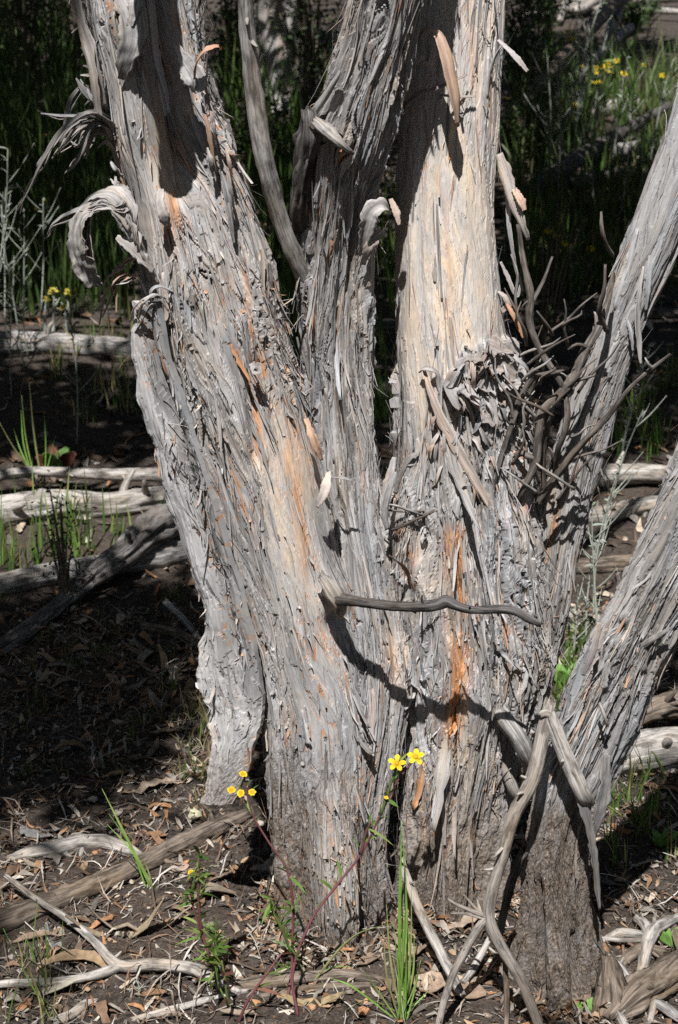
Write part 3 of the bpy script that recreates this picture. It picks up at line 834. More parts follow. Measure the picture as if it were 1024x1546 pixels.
    E = dict(V=top, N=np.broadcast_to(Nn[:, None], top.shape), T=np.broadcast_to(-nrm(np.gradient(A, axis=0))[:, None], top.shape), rough=(.25 + .6 * (1 - pale)) * (1 - soil), ds=float(np.linalg.norm(np.diff(A, axis=0), axis=1).mean()),
             bco=bco.reshape(n, m, 3), TH=np.zeros((n, m)) + np.linspace(0, 1, m)[None], R0=.08 / 6.28 * 1.0, cork=soil)
    EX[p.name] = E
    G, bc, col, Nk = flake_geo(E, 420, 6, .006, .05, .002, .009, .008, 141)
    f = gridf(6, 3, False)
    Fq = (f[None] + (np.arange(420) * 18)[:, None, None]).reshape(-1, 4)
    q = part('bark_flakes', G.reshape(-1, 3), Fq, M_BARK, s1, {'bark': np.repeat(col, 18, axis=0), 'bco': bc.reshape(-1, 3)})
    q['kind'] = 'stuff'
bark_sheet()

# ------------------------------------------------------------------ single strips one can pick out
def strip(par, pts, wpx, face=(0, -1, 0.2), orange=0.0, tone=0.5, cream=0.0, under=0.3, curl=0.25, twist=0.0, n=30, m=5, thick=.0014, name='bark_strip', ragged=.18):
    strip.k += 1
    V, F, B = ribbon(PP(pts), np.array(wpx, float) / 800.0, np.array(face, float), thick, curl, n, m, strip.k, twist, ragged)
    c = barkcol(len(V), orange, 0, tone, cream, True, np.array([under, 0, tone, cream]))
    return part(name, V, F, M_BARK, par, {'bark': c, 'bco': B, 'brf': np.full((len(V), 3), .9)})
strip.k = 200
# arching brown strip on the smooth stem
strip(s3, [(600, 122, .17), (618, 75, .15), (640, 47, .13), (660, 52, .11), (672, 85, .10), (682, 130, .10), (688, 165, .105), (691, 192, .115)], [8, 13, 15, 17, 20, 20, 15, 9], (0.3, -.6, .7), .45, .48, .4, .5)
strip(s3, [(598, 125, .16), (612, 108, .15), (630, 92, .15), (642, 85, .16)], [6, 9, 8, 4])
strip(s3, [(575, 160, .16), (590, 130, .14), (606, 102, .15), (622, 78, .16)], [10, 12, 10, 5], (.2, -1, .2), .1, .45)
strip(s3, [(625, 97, .16), (640, 95, .15), (655, 96, .16)], [3, 6, 4], (0, -.6, .8), 0, .6, .3)
strip(s3, [(705, 112, .17), (685, 122, .155), (662, 132, .15), (632, 142, .155), (612, 158, .165)], [3, 4, 5, 7, 5], (0, -.8, .6), .2, .3)
strip(s3, [(718, 145, .18), (690, 146, .16), (665, 143, .155)], [3, 4, 3], (0, -.8, .6), .1, .35)
# right edge of the smooth stem
strip(s3, [(754, 232, .20), (764, 262, .19), (776, 305, .18), (790, 340, .18), (798, 362, .19)], [10, 18, 16, 10, 6], (-.4, -1, 0), .1, .5, .3, .5)
strip(s3, [(757, 250, .21), (766, 300, .20), (770, 350, .20), (778, 400, .21), (790, 440, .22)], [5, 7, 6, 5, 4], (-.5, -1, 0), .0, .5)
strip(s3, [(776, 285, .18), (786, 302, .17), (792, 318, .17)], [8, 12, 6], (.3, -1, 0), .5, .6, .3, .6)
strip(s3, [(763, 455, .19), (773, 472, .18), (783, 490, .18), (790, 511, .18)], [3, 7, 8, 2], (.1, -1, 0), .7, .5, 0, .7)
strip(s3, [(757, 470, .2), (768, 462, .19), (762, 448, .19), (752, 440, .2)], [8, 9, 8, 4], (0, -1, .3), .1, .6)
strip(s3, [(752, 60, .22), (768, 75, .2), (782, 90, .19), (797, 108, .19)], [4, 6, 8, 4], (0, -1, .3), .1, .6)
strip(s3, [(756, 395, .2), (770, 425, .19), (781, 447, .19), (786, 430, .19)], [4, 6, 5, 3], (0, -1, .2), .1, .55)
# top of the ragged sleeve: curled ledges
for (x, y, w_, l_, a_, k_) in [(745, 524, 44, 30, -.2, 0), (742, 560, 78, 30, .1, 1), (748, 580, 84, 34, -.25, 1), (700, 596, 50, 44, -.75, 1), (722, 548, 52, 26, .5, 0), (735, 640, 60, 26, .3, 0), (705, 560, 50, 24, -.9, 1)]:
    ca, sa = math.cos(a_), math.sin(a_)
    r_ = abs(x - 688) / 110.0
    yf = .235 - .105 * math.sqrt(max(0.05, 1 - r_ * r_))
    pts_ = []
    for (u_, v_, d_) in [(-.55, 14, .006), (-.3, 2, -.016), (-.05, -6 + random.uniform(-6, 6), -.03 + random.uniform(-.008, .008)), (.25, random.uniform(-8, 4), -.026), (.5, 6, -.012), (.62, 16, .012)]:
        pts_.append((x + w_ * u_ * ca - v_ * sa, y + w_ * u_ * sa + v_ * ca, yf + d_))
    strip(s3, pts_, [4, l_ * .6, l_ * random.uniform(.7, 1.1), l_ * random.uniform(.6, 1), l_ * .6, 4], (random.uniform(-.3, .3), -.6, .8), .05 if k_ else .12, .30 + .12 * k_, .1 * k_, .3, random.uniform(.1, .4), random.uniform(-.8, .8), 46, 11, .0016, ragged=.7)
for k in range(150):
    x = random.uniform(655, 790); y = random.uniform(530, 830)
    if y < np.interp(x, SLV[:, 0], SLV[:, 1]) + 12: continue
    r_ = min(.97, abs(x - 690) / 108.0)
    yf = .228 - .11 * math.sqrt(1 - r_ * r_)
    a = random.uniform(-.9, .9); l_ = random.uniform(22, 70)
    dx, dy = math.sin(a) * l_, math.cos(a) * l_
    c_ = random.uniform(.012, .03)
    strip(s3, [(x, y, yf + .006), (x + dx * .3, y + dy * .25 - 4, yf - c_), (x + dx * .65 + random.uniform(-6, 6), y + dy * .6, yf - c_ * 1.1), (x + dx, y + dy, yf - c_ * .2)],
          [2, random.uniform(3, 8), random.uniform(3, 7), 1.5], (random.uniform(-.4, .4), -.8, .4), random.choice([0, 0, .1, .3]), random.uniform(.3, .62), random.choice([0, 0, .5]), .3, random.uniform(.2, .7), random.uniform(-1, 1), 16, 5, ragged=.3)
# long strip lying over the sleeve and loops above it
strip(s3, [(640, 558, .135), (650, 590, .115), (668, 635, .10), (690, 676, .092), (712, 715, .09), (735, 755, .09), (756, 790, .095)], [5, 10, 14, 15, 13, 10, 5], (-.2, -1, .2), .15, .5, .35, .3, .5)
strip(s3, [(634, 562, .14), (640, 557, .125), (652, 558, .12), (660, 565, .125), (664, 590, .13)], [5, 7, 8, 8, 5], (0, -.6, .8), .1, .5)
strip(s3, [(672, 610, .13), (678, 580, .115), (688, 560, .105), (697, 575, .11), (700, 605, .12)], [10, 14, 16, 14, 8], (0, -.7, .6), .1, .55)
strip(s3, [(628, 735, .15), (640, 690, .13), (655, 650, .12), (672, 620, .12)], [7, 14, 14, 6], (-.2, -1, 0), .05, .4)
strip(s3, [(648, 640, .13), (658, 670, .11), (667, 700, .11), (672, 725, .12)], [5, 9, 8, 4], (0, -1, .2), .05, .5)
strip(s3, [(597, 745, .16), (605, 715, .14), (620, 690, .12), (632, 683, .12)], [7, 9, 7, 3], (-.3, -1, .3), .05, .58)
strip(s3, [(595, 690, .2), (590, 720, .19), (583, 750, .19), (586, 780, .2)], [6, 16, 16, 6], (-.5, -1, 0), .05, .48)
strip(s3, [(632, 738, .13), (640, 722, .115), (652, 718, .115), (655, 735, .12)], [8, 14, 12, 6], (0, -.8, .6), .1, .6)
strip(s3, [(593, 576, .17), (588, 575, .16), (599, 577, .155)], [3, 6, 4], (0, -1, .2), 0, .6)
# thick stem: torn left edge tufts
tuft = [[(172, 205, .12), (160, 185, .10), (140, 172, .08), (115, 180, .06), (88, 205, .05), (62, 250, .05), (45, 285, .06), (25, 320, .07)],
        [(172, 200, .13), (158, 180, .11), (138, 170, .10), (112, 184, .08), (92, 205, .08), (72, 232, .09), (55, 252, .1)],
        [(170, 210, .12), (158, 192, .10), (143, 186, .09), (132, 200, .08), (126, 225, .08), (112, 250, .09), (97, 262, .1)],
        [(168, 190, .12), (150, 176, .13), (120, 176, .13), (90, 175, .13), (62, 171, .13)],
        [(168, 205, .13), (150, 190, .13), (128, 190, .13), (106, 212, .13), (86, 232, .14)],
        [(170, 215, .13), (160, 200, .12), (148, 195, .12), (136, 215, .12), (130, 240, .12)],
        [(165, 195, .14), (140, 185, .15), (112, 195, .15), (96, 215, .15), (78, 240, .16)],
        [(168, 200, .12), (146, 182, .10), (118, 188, .09), (100, 214, .09), (80, 236, .1)],
        [(170, 196, .14), (150, 188, .12), (130, 205, .11), (118, 222, .11), (110, 216, .12)],
        [(150, 150, .16), (128, 130, .15), (108, 150, .15), (96, 190, .15)],
        [(160, 175, .15), (150, 160, .13), (130, 140, .13), (115, 118, .14)]]
for k, t_ in enumerate(tuft):
    w_ = [9, 17, 16, 12, 11, 9, 6, 2] if k == 0 else [6] + [random.uniform(5, 10) for _ in t_[2:]] + [2]
    strip(s1, t_, w_, (-.3, -.5, .8), .0, random.uniform(.15, .4), .1, .1, .4, random.uniform(-.3, .6))
    strip(s1, [(a + random.uniform(-7, 7), b_ + random.uniform(-6, 6), c_ + random.uniform(0, .04)) for a, b_, c_ in t_], [max(2, v * .45) for v in w_], (-.3, -.5, .8), .0, random.uniform(.15, .5), .1, .1, .4, random.uniform(-.6, .6))
flap = [[(212, 420, .08), (205, 385, .06), (190, 335, .04), (165, 300, .03), (138, 310, .03), (122, 345, .03), (118, 380, .03), (128, 410, .04), (146, 432, .05)],
        [(215, 395, .07), (200, 350, .05), (178, 308, .05), (150, 296, .05), (120, 315, .06), (100, 330, .06), (85, 350, .07), (68, 365, .08)],
        [(232, 410, .06), (215, 390, .045), (195, 370, .04), (176, 358, .04)],
        [(205, 352, .07), (196, 318, .06), (180, 294, .06), (165, 288, .07), (152, 302, .07)]]
for k in range(15):
    f = k / 14.0; j_ = lambda v: random.uniform(-v, v)
    pts_ = [(240 - 44 * f, 428 - 88 * f, .075), (216 - 28 * f + j_(2), 385 - 62 * f + j_(2), .05), (196 - 20 * f + j_(3), 345 - 40 * f + j_(3), .035), (172 - 14 * f + j_(3), 318 - 24 * f + j_(3), .03 + .012 * f),
            (145 - 10 * f + j_(3), 318 - 14 * f + j_(3), .03 + .03 * f)]
    if k % 5 == 4: pts_ += [(112 + j_(8), 325 + j_(8), .05), (88 + j_(10), 345 + j_(8), .06), (70 + j_(10), 364 + j_(10), .07)]
    elif k % 5 != 2: pts_ += [(128 + j_(5), 330 + j_(5), .05), (118 + j_(5), 352 + j_(9), .05)]
    else: pts_ += [(124 + 10 * (1 - f) + j_(3), 345 + j_(5), .03 + .03 * f), (117 + 26 * (1 - f) + j_(3), 385 + j_(4), .035 + .03 * f), (122 + 28 * (1 - f) + j_(3), 415 + 20 * (1 - f) + j_(6), .045 + .03 * f)]
    w0 = random.uniform(11, 19)
    strip(s1, pts_, [w0 * .6, w0, w0 * 1.1, w0 * 1.1, w0 * 1.1] + ([w0 * .8, w0 * .5, 2] if k % 5 == 4 else [w0, 3] if k % 5 != 2 else [w0, w0 * 1.1, w0 * .9]), (-.45, -.35, .8), 0, random.uniform(.32, .55), .06, .1, random.uniform(.1, .4), 0, 44, 5, .0015, ragged=.22)
strip(s1, [(150, 312, .035), (128, 322, .03), (117, 345, .028), (117, 375, .03), (128, 405, .036), (146, 432, .045)], [20, 34, 38, 42, 42, 24], (-.6, -.6, .5), 0, .34, .05, .2, .12, 0, 40, 11, .0018, ragged=.25)
strip(s1, flap[2], [8, 18, 22, 8], (-.2, -.6, .7), .05, .62, .3, .3)
strip(s1, flap[3], [12, 24, 26, 20, 6], (-.3, -.4, .8), .05, .5, .2, .2)
for k in range(7):
    x0 = random.uniform(178, 215); y0 = random.uniform(385, 425)
    strip(s1, [(x0, y0, .1), (x0 - 14, y0 + 6, .1), (x0 - 30 + random.uniform(-8, 8), y0 + random.uniform(10, 40), .11), (x0 - 45 + random.uniform(-12, 12), y0 + random.uniform(20, 80), .12)], [4, 6, 5, 2], (-.3, -.5, .8), random.choice([0, .4]), .45)
for t_ in ([(255, 470, .05), (240, 450, .03), (225, 448, .03), (205, 462, .06), (196, 485, .1)], [(250, 450, .05), (232, 445, .02), (218, 455, .02), (210, 480, .06)], [(248, 455, .05), (228, 462, .03), (212, 490, .06), (203, 505, .1)], [(262, 440, .05), (240, 432, .03), (228, 440, .03), (232, 470, .05)]):
    strip(s1, t_, [4, 5, 5, 4, 3][:len(t_)], (0, -.6, .8), 0, .5)
# upper left edge tufts
for k in range(16):
    y0 = random.uniform(5, 330); x0 = np.interp(y0, [0, 100, 200, 300], [122, 148, 165, 188]) + random.uniform(2, 14)
    strip(s1, [(x0, y0, .14), (x0 - 8, y0 - 12, .13), (x0 - 16 - random.random() * 10, y0 - 22, .12), (x0 - 26 - random.random() * 14, y0 - random.uniform(5, 38), .13)], [5, random.uniform(4, 9), 6, 2], (-.5, -.6, .5), 0, .5, .2, .1)
strip(s1, [(150, 178, .1), (140, 100, .075), (125, 40, .075), (112, -20, .08)], [10, 15, 16, 14], (-.4, -1, 0), .05, .5, .2, .2)
strip(s1, [(158, 160, .1), (148, 110, .08), (136, 60, .075), (118, 20, .08)], [8, 11, 12, 6], (-.4, -1, 0), .05, .42, .2, .2)
# lips of the torn hollow
strip(s1, [(176, -30, .055), (196, 20, .035), (200, 60, .03), (190, 95, .04), (183, 120, .055)], [30, 34, 34, 24, 8], (.15, -1, 0), 0, .44, .05, .2, .15, 0, 34, 9, .003)
strip(s1, [(205, -20, .04), (203, 10, .03), (196, 40, .03)], [14, 18, 8], (.2, -1, .1), 0, .55)
strip(s1, [(228, -20, .05), (232, 40, .045), (238, 90, .045), (248, 130, .05), (256, 170, .055)], [5, 9, 10, 8, 3], (.3, -1, 0), 0, .55)
strip(s1, [(240, 120, .05), (246, 150, .05), (250, 175, .055)], [4, 6, 3], (.3, -1, 0), 0, .55)
strip(s1, [(262, 55, .06), (275, 85, .05), (290, 110, .045), (297, 128, .045), (293, 140, .05)], [4, 14, 30, 24, 6], (.1, -1, .1), 0, .46, .1, .3, .4, 0, 30, 9, .002)
strip(s1, [(294, 118, .04), (297, 95, .02), (308, 78, .01), (322, 71, .01), (331, 70, .012)], [6, 10, 11, 10, 7], (-.3, -.5, .8), .65, .5, 0, .7)
for k in range(9):
    x0 = random.uniform(290, 326); y0 = random.uniform(80, 290); l_ = random.uniform(40, 110)
    strip(s1, [(x0 + y0 * .08, y0, .075), (x0 + y0 * .08 + l_ * .1, y0 + l_ * .4, .06), (x0 + y0 * .08 + l_ * .2, y0 + l_, .075)], [2, random.uniform(4, 9), 2], (.4, -1, 0), random.choice([0, 0, .3, .6]), random.uniform(.2, .5), 0, .5)
strip(s1, [(190, -330, .08), (190, -270, .02), (189, -200, -.06), (188, -140, -.12), (187, -90, -.14), (186, -45, -.15)], [36, 46, 48, 50, 50, 34], (0, -1, .5), 0, .45, .1, .3, .1, 0, 40, 11, .003, ragged=.12)  # added bark sheet above the view, hung outward to throw shade into the hollow
# small plate with shadow, and the cream curl low on the stem
strip(s1, [(244, 285, .035), (241, 305, .02), (246, 325, .015), (252, 342, .025)], [6, 15, 16, 5], (0, -1, .1), .05, .42, .1, .4, .2)
strip(s1, [(496, 712, .08), (494, 728, .055), (488, 748, .05), (479, 766, .06)], [6, 14, 13, 4], (-.35, -1, .2), .1, .75, .9, .4, .3)
strip(s1, [(462, 632, .08), (470, 655, .06), (478, 675, .06), (486, 695, .07)], [6, 10, 12, 5], (.1, -1, .2), .55, .5, .2, .6)
strip(s1, [(380, 548, .05), (388, 560, .035), (392, 548, .035)], [8, 14, 8], (0, -1, .4), .1, .4)
# middle stem curls
strip(s2, [(545, 385, .13), (552, 350, .11), (562, 322, .10), (578, 312, .10), (588, 318, .12)], [8, 20, 28, 22, 6], (.2, -.8, .4), .03, .58, .15, .3, .5, .2, 30, 7)
strip(s2, [(548, 400, .14), (556, 375, .12), (570, 355, .12), (582, 350, .13)], [6, 14, 14, 5], (.2, -.8, .4), .1, .48)
strip(s2, [(590, 300, .13), (598, 320, .12), (603, 340, .12)], [6, 10, 4], (.2, -1, .3), .3, .5)
strip(s2, [(596, 712, .1), (588, 735, .09), (580, 770, .09), (584, 800, .1)], [6, 10, 12, 6], (.3, -1, 0), 0, .52)
strip(s2, [(500, 720, .08), (515, 721, .06), (532, 725, .06)], [3, 4, 3], (0, -.7, .7), 0, .5)
# slanting stem: hanging strips
strip(s4, [(972, 402, .22), (966, 440, .20), (962, 480, .20), (965, 520, .205), (968, 552, .21)], [4, 7, 9, 8, 3], (.3, -1, 0), 0, .55)
strip(s4, [(985, 370, .23), (980, 410, .22), (978, 440, .22), (975, 470, .225)], [5, 9, 9, 3], (.3, -1, 0), 0, .5)
strip(s4, [(946, 480, .22), (952, 500, .21), (956, 530, .21)], [4, 6, 3], (.3, -1, 0), 0, .5)
# leaning trunk: torn hem above the foot
strip(s5, [(868, 1180, -.19), (880, 1220, -.20), (892, 1260, -.195), (898, 1300, -.19), (902, 1340, -.185), (906, 1374, -.185)], [8, 12, 13, 11, 9, 3], (.3, -1, 0), 0, .1, 0, .1, .3, .5, 40, 7, .003, ragged=.22)
strip(s5, [(915, 1140, -.17), (912, 1190, -.18), (903, 1235, -.185), (897, 1264, -.18)], [12, 22, 18, 3], (.3, -1, 0), 0, .1, 0, .1, .3, .3, 36, 7, .003, ragged=.2)
strip(s5, [(905, 940, -.16), (895, 985, -.165), (880, 1020, -.16)], [6, 10, 4], (0, -1, .2), .1, .4)

# ------------------------------------------------------------------ branches and twigs of the tree
def branch(name, par, pts, wpx, mat=M_GREYWOOD, nseg=12, amp=.12, label=None, scale=800.0):
    branch.k += 1
    R_ = np.array(wpx, float) / 2 / scale
    V, F, B = merge([tube(PP(pts), R_, nseg, None, amp, branch.k)] + (stubs(PP(pts), R_, len(pts) // 4, branch.k) if len(pts) > 4 else []))
    o = part(name, V, F, mat, par, {'bco': B})
    if label: o['label'] = label
    return o
branch.k = 0
branch('dead_branch', tree, [(352, -420, .02), (366, -200, .03), (371, 0, .05), (378, 90, .07), (388, 175, .085), (402, 250, .10), (420, 320, .13), (441, 378, .155), (462, 425, .19)], [22, 21, 19, 20, 23, 23, 22, 22, 24], nseg=20, amp=.16, label='slender bare grey branch curving up beside the thick stem')
branch('limb', s2, [(470, 335, .17), (455, 335, .15), (452, 300, .12), (460, 245, .09), (468, 205, .07), (466, 172, .06)], [30, 22, 20, 22, 27, 16], M_DARKWOOD, 28, .38)
branch('limb', s2, [(470, 180, .06), (490, 195, .04), (512, 215, .03), (534, 232, .045)], [12, 14, 11, 3], M_GREYWOOD, 26, .45)
branch('twig', s2, [(473, 172, .06), (488, 150, .045), (502, 128, .035), (514, 108, .03)], [10, 10, 8, 4])
branch('limb', s2, [(456, 338, .17), (443, 342, .16), (434, 352, .16)], [18, 15, 9], M_DARKWOOD, 18, .3)
branch('dead_twig', tree, [(497, 893, .06), (510, 903, .02), (540, 908, -.02), (585, 914, -.055), (630, 916, -.08), (660, 913, -.095), (676, 907, -.10), (688, 914, -.105), (715, 921, -.115), (752, 920, -.125), (778, 923, -.135), (798, 934, -.14), (816, 943, -.145)], [24, 19, 14, 13, 13, 14, 17, 13, 11, 11, 11, 10, 6], M_DARKWOOD, 16, .2, 'thin bent dead twig sticking out across the stems')
branch('knot', s1, [(486, 870, .05), (500, 888, .02), (512, 908, .02), (514, 930, .05)], [10, 20, 20, 8], M_GREYWOOD, 24, .4)
# dry twigs around the slanting stem
tw = [([(782, 760, .13), (789, 742, .11), (808, 700, .10), (813, 660, .10), (818, 625, .10), (842, 598, .105), (866, 572, .11), (884, 530, .12), (905, 492, .14), (918, 455, .16), (926, 412, .18)], [10, 14, 17, 16, 18, 19, 19, 17, 16, 13, 8]),
      ([(783, 340, .16), (790, 392, .15), (801, 448, .14), (800, 488, .13), (816, 530, .12), (836, 560, .11), (850, 585, .105)], [6, 9, 12, 11, 10, 10, 9]),
      ([(834, 388, .15), (820, 425, .145), (803, 458, .14)], [3, 6, 8]),
      ([(1012, 535, .02), (985, 556, .03), (950, 588, .05), (915, 632, .07), (880, 668, .09), (842, 715, .11), (812, 762, .14)], [4, 6, 7, 9, 10, 11, 13]),
      ([(985, 556, .03), (978, 548, .02), (974, 540, .02)], [5, 4, 2]),
      ([(780, 622, .12), (768, 655, .11), (757, 690, .105), (748, 725, .105), (742, 765, .11)], [7, 9, 9, 8, 6]),
      ([(806, 562, .11), (820, 565, .10), (838, 562, .10), (852, 558, .105)], [9, 9, 7, 4]),
      ([(808, 562, .11), (795, 585, .12), (782, 612, .13), (776, 640, .15)], [10, 10, 11, 12]),
      ([(855, 600, .11), (857, 625, .10), (852, 655, .105), (842, 680, .12), (838, 712, .15)], [9, 10, 10, 9, 9]),
      ([(862, 575, .11), (880, 572, .09), (898, 567, .08)], [7, 6, 3]),
      ([(830, 612, .1), (826, 650, .12), (820, 690, .14), (822, 740, .16)], [10, 9, 9, 9]),
      ([(700, 757, .10), (670, 765, .09), (640, 778, .09), (612, 792, .10), (590, 800, .13)], [4, 5, 6, 5, 4]),
      ([(690, 768, .10), (650, 770, .095), (615, 772, .10), (580, 770, .12)], [3, 4, 4, 3]),
      ([(640, 778, .09), (610, 768, .08), (590, 762, .09), (575, 765, .11)], [3, 4, 3, 3]),
      ([(916, 500, .15), (905, 470, .12), (912, 440, .10), (914, 400, .09)], [8, 8, 7, 4]),
      ([(908, 320, .17), (909, 345, .16), (915, 368, .17), (925, 385, .2)], [3, 6, 7, 7]),
      ([(890, 525, .12), (870, 520, .10), (858, 528, .09)], [6, 5, 3]),
      ([(812, 690, .1), (800, 690, .1), (788, 684, .11), (778, 690, .13)], [9, 11, 10, 9])]
for p_, w_ in tw:
    branch('dead_twig', tree, p_, np.array(w_) * (.68 if len(p_) > 8 else .8), M_DEADTWIG if len(p_) > 8 else random.choice([M_GREYWOOD, M_DEADTWIG, M_DEADTWIG]), 12, .26)
for k in range(34):
    x0 = random.uniform(770, 880); y0 = random.uniform(470, 760); a_ = random.uniform(-1.2, 1.2); l_ = random.uniform(35, 110); Y0 = random.uniform(.09, .2)
    dx, dy = math.sin(a_) * l_, -math.cos(a_) * l_
    branch('dead_twig', tree, [(x0, y0, Y0), (x0 + dx * .35 + random.uniform(-8, 8), y0 + dy * .35, Y0 - .02), (x0 + dx * .7 + random.uniform(-10, 10), y0 + dy * .7, Y0 - .03), (x0 + dx, y0 + dy, Y0 - .02 + random.uniform(-.03, .02))], [5, 4.5, 3.2, 1.6], random.choice([M_GREYWOOD, M_DEADTWIG, M_DEADTWIG]), 7, .2)
branch('root_limb', s3, [(752, 1060, .12), (762, 1085, .07), (780, 1110, .05), (795, 1140, .06), (800, 1165, .10)], [26, 26, 24, 22, 16], M_GREYWOOD, 18, .2)
branch('root_limb', s3, [(768, 1110, .13), (765, 1160, .12), (775, 1190, .11), (782, 1210, .13)], [18, 18, 16, 12], M_GREYWOOD, 16, .2)
branch('knot', s3, [(772, 1000, .13), (772, 1006, .105), (773, 1012, .11)], [12, 16, 8], M_GREYWOOD, 14, .25)
branch('limb_stub', tree2, [(826, 1062, -.15), (832, 1085, -.165), (848, 1125, -.185), (864, 1162, -.195), (880, 1198, -.20), (888, 1212, -.17)], [10, 17, 20, 21, 21, 18], M_PALEWOOD, 18, .12, 'short pale broken limb lying against the trunk')
branch('limb_stub', tree2, [(832, 1082, -.165), (822, 1076, -.17), (816, 1080, -.17)], [10, 10, 8], M_PALEWOOD, 12, .12)
branch('twig', tree2, [(905, 1062, -.16), (912, 1078, -.17), (917, 1096, -.16)], [4, 5, 4])
branch('twig', tree2, [(960, 985, -.1), (985, 965, -.13), (1010, 950, -.13)], [10, 8, 5])

# ------------------------------------------------------------------ fallen logs, branches and sticks
def gpts(pp, lift=0.0, wpx=None):
    """points on the ground under the given pixels, raised by a fraction of the local thickness"""
    q = pgv([p[0] for p in pp], [p[1] for p in pp])
    return q
def pxm(q):
    """pixels per metre at a place"""
    return FPX / max(0.5, float((np.asarray(q) - CAM) @ FWD))
def log(name, pp, wpx, label, cat='log', mat=M_GREYWOOD, group=None, nseg=26, amp=.16, lift=.7, hs=None, extra=()):
    """pp: where it touches the ground (pixels); wpx: thickness in pixels; hs: height above the ground of each point (m)"""
    log.k += 1
    q = gpts(pp)
    r = np.array([w / 2 / pxm(p) for w, p in zip(wpx, q)])
    q = q.copy(); q[:, 2] += r * lift
    if hs is not None: q[:, 2] += np.array(hs)
    ms = [tube(q, r, nseg, None, amp, log.k)] + stubs(q, r, 2 + len(pp) // 3, log.k)
    for e in extra:
        epp, ew, eh = e
        eq = gpts(epp); er = np.array([w / 2 / pxm(p) for w, p in zip(ew, eq)])
        eq[:, 2] += er * lift + np.array(eh)
        ms.append(tube(eq, er, max(8, nseg - 8), None, amp, log.k + 50))
    V, F, B = merge(ms)
    return solo(name, V, F, mat, label, cat, group, {'bco': B})
log.k = 300
# left side, middle distance
log('fallen_branch', [(-60, 760), (20, 748), (90, 745), (170, 748), (262, 745), (330, 752)], [14, 15, 14, 16, 22, 20], 'thin bleached branch lying on top of the pale log left of the tree', 'branch', M_PALEWOOD, hs=[.05, .07, .07, .065, .05, .04])
log('fallen_log', [(-60, 800), (20, 788), (90, 778), (165, 776), (240, 764), (330, 760)], [46, 44, 40, 36, 34, 30], 'pale bleached log lying left of the tree under a thinner branch', 'log', M_PALEWOOD, amp=.26, nseg=36)
log('fallen_log', [(-60, 905), (0, 895), (80, 880), (160, 868), (250, 850), (330, 838)], [30, 32, 34, 36, 38, 34], 'grey weathered log lying in sun beside the crossed branch', 'log', M_GREYWOOD, nseg=36, amp=.2)
log('fallen_branch', [(-40, 1010), (20, 975), (70, 940), (125, 905), (180, 880), (240, 850), (300, 830)], [22, 22, 20, 24, 34, 44, 46], 'split dark grey branch slanting up across the paler log', 'branch', M_SPLIT, nseg=44, amp=.36, hs=[0, 0, .01, .03, .06, .09, .1])
log('fallen_log', [(-50, 536), (40, 530), (110, 532), (200, 536), (300, 540)], [34, 32, 30, 28, 26], 'grey log behind the silver seedlings in the shade', 'log', M_GREYWOOD, nseg=24)
log('fallen_stick', [(215, 950), (265, 960), (300, 975), (340, 985)], [14, 14, 12, 12], 'brown stick under the hanging bark sheet', 'stick', M_BROWNWOOD, nseg=14)
log('fallen_stick', [(250, 935), (275, 945), (305, 972)], [10, 10, 8], 'grey bent stick touching the edge of the bark sheet', 'stick', M_GREYWOOD, nseg=12, hs=[.05, .02, 0])
# right side, middle distance
log('fallen_log', [(870, 745), (910, 740), (960, 736), (1010, 735), (1080, 738)], [24, 28, 26, 26, 28], 'bleached curved log behind the right trunks, uppermost of three', 'log', M_PALEWOOD, nseg=28, hs=[.02, .03, .03, .02, 0])
log('fallen_log', [(870, 790), (920, 785), (975, 772), (1060, 765)], [22, 26, 26, 24], 'bleached log behind the right trunks, between two others', 'log', M_PALEWOOD, nseg=28)
log('fallen_log', [(850, 866), (900, 862), (960, 860), (1060, 862)], [22, 24, 26, 26], 'brownish log behind the right trunks, lowest of three', 'log', M_BROWNWOOD, nseg=28)
log('fallen_log', [(860, 980), (900, 965), (950, 955), (1060, 950)], [20, 22, 30, 40], 'dark log mostly hidden behind the leaning trunk', 'log', M_BROWNWOOD, nseg=24)
log('fallen_log', [(920, 1165), (960, 1160), (1000, 1155), (1080, 1150)], [46, 58, 62, 66], 'thick pale log with a swirled knot right of the leaning trunk', 'log', M_PALEWOOD, nseg=36, amp=.24)
log('bark_slab', [(925, 1135), (960, 1118), (1000, 1108), (1060, 1100)], [14, 24, 30, 30], 'torn tan bark slab lying on the thick pale log', 'bark', M_BROWNWOOD, nseg=22, amp=.35, hs=[.02, .05, .06, .06])
# upper right, far
log('fallen_log', [(700, 222), (790, 178), (860, 120), (925, 72), (965, 50)], [14, 16, 18, 20, 14], 'far log slanting up the slope among silver stalks', 'log', M_BROWNWOOD, nseg=18, hs=[0, .1, .25, .4, .5])
log('fallen_log', [(860, 132), (900, 105), (950, 75)], [14, 14, 12], 'far grey branch lying below the slanting log', 'branch', M_GREYWOOD, nseg=16, hs=[0, .1, .2])
log('bark_slab', [(912, 90), (925, 68), (936, 52)], [6, 16, 12], 'pale slab of bark hanging on the far slanting log', 'bark', M_PALEWOOD, nseg=12, hs=[.1, .2, .3])
log('fallen_log', [(850, 190), (920, 172), (990, 160), (1060, 150)], [22, 24, 22, 22], 'far pale log in the sunny grass', 'log', M_PALEWOOD, nseg=20)
log('fallen_log', [(880, 245), (940, 236), (1010, 225), (1060, 220)], [18, 22, 22, 22], 'far grey log half sunk in green grass', 'log', M_GREYWOOD, nseg=20)
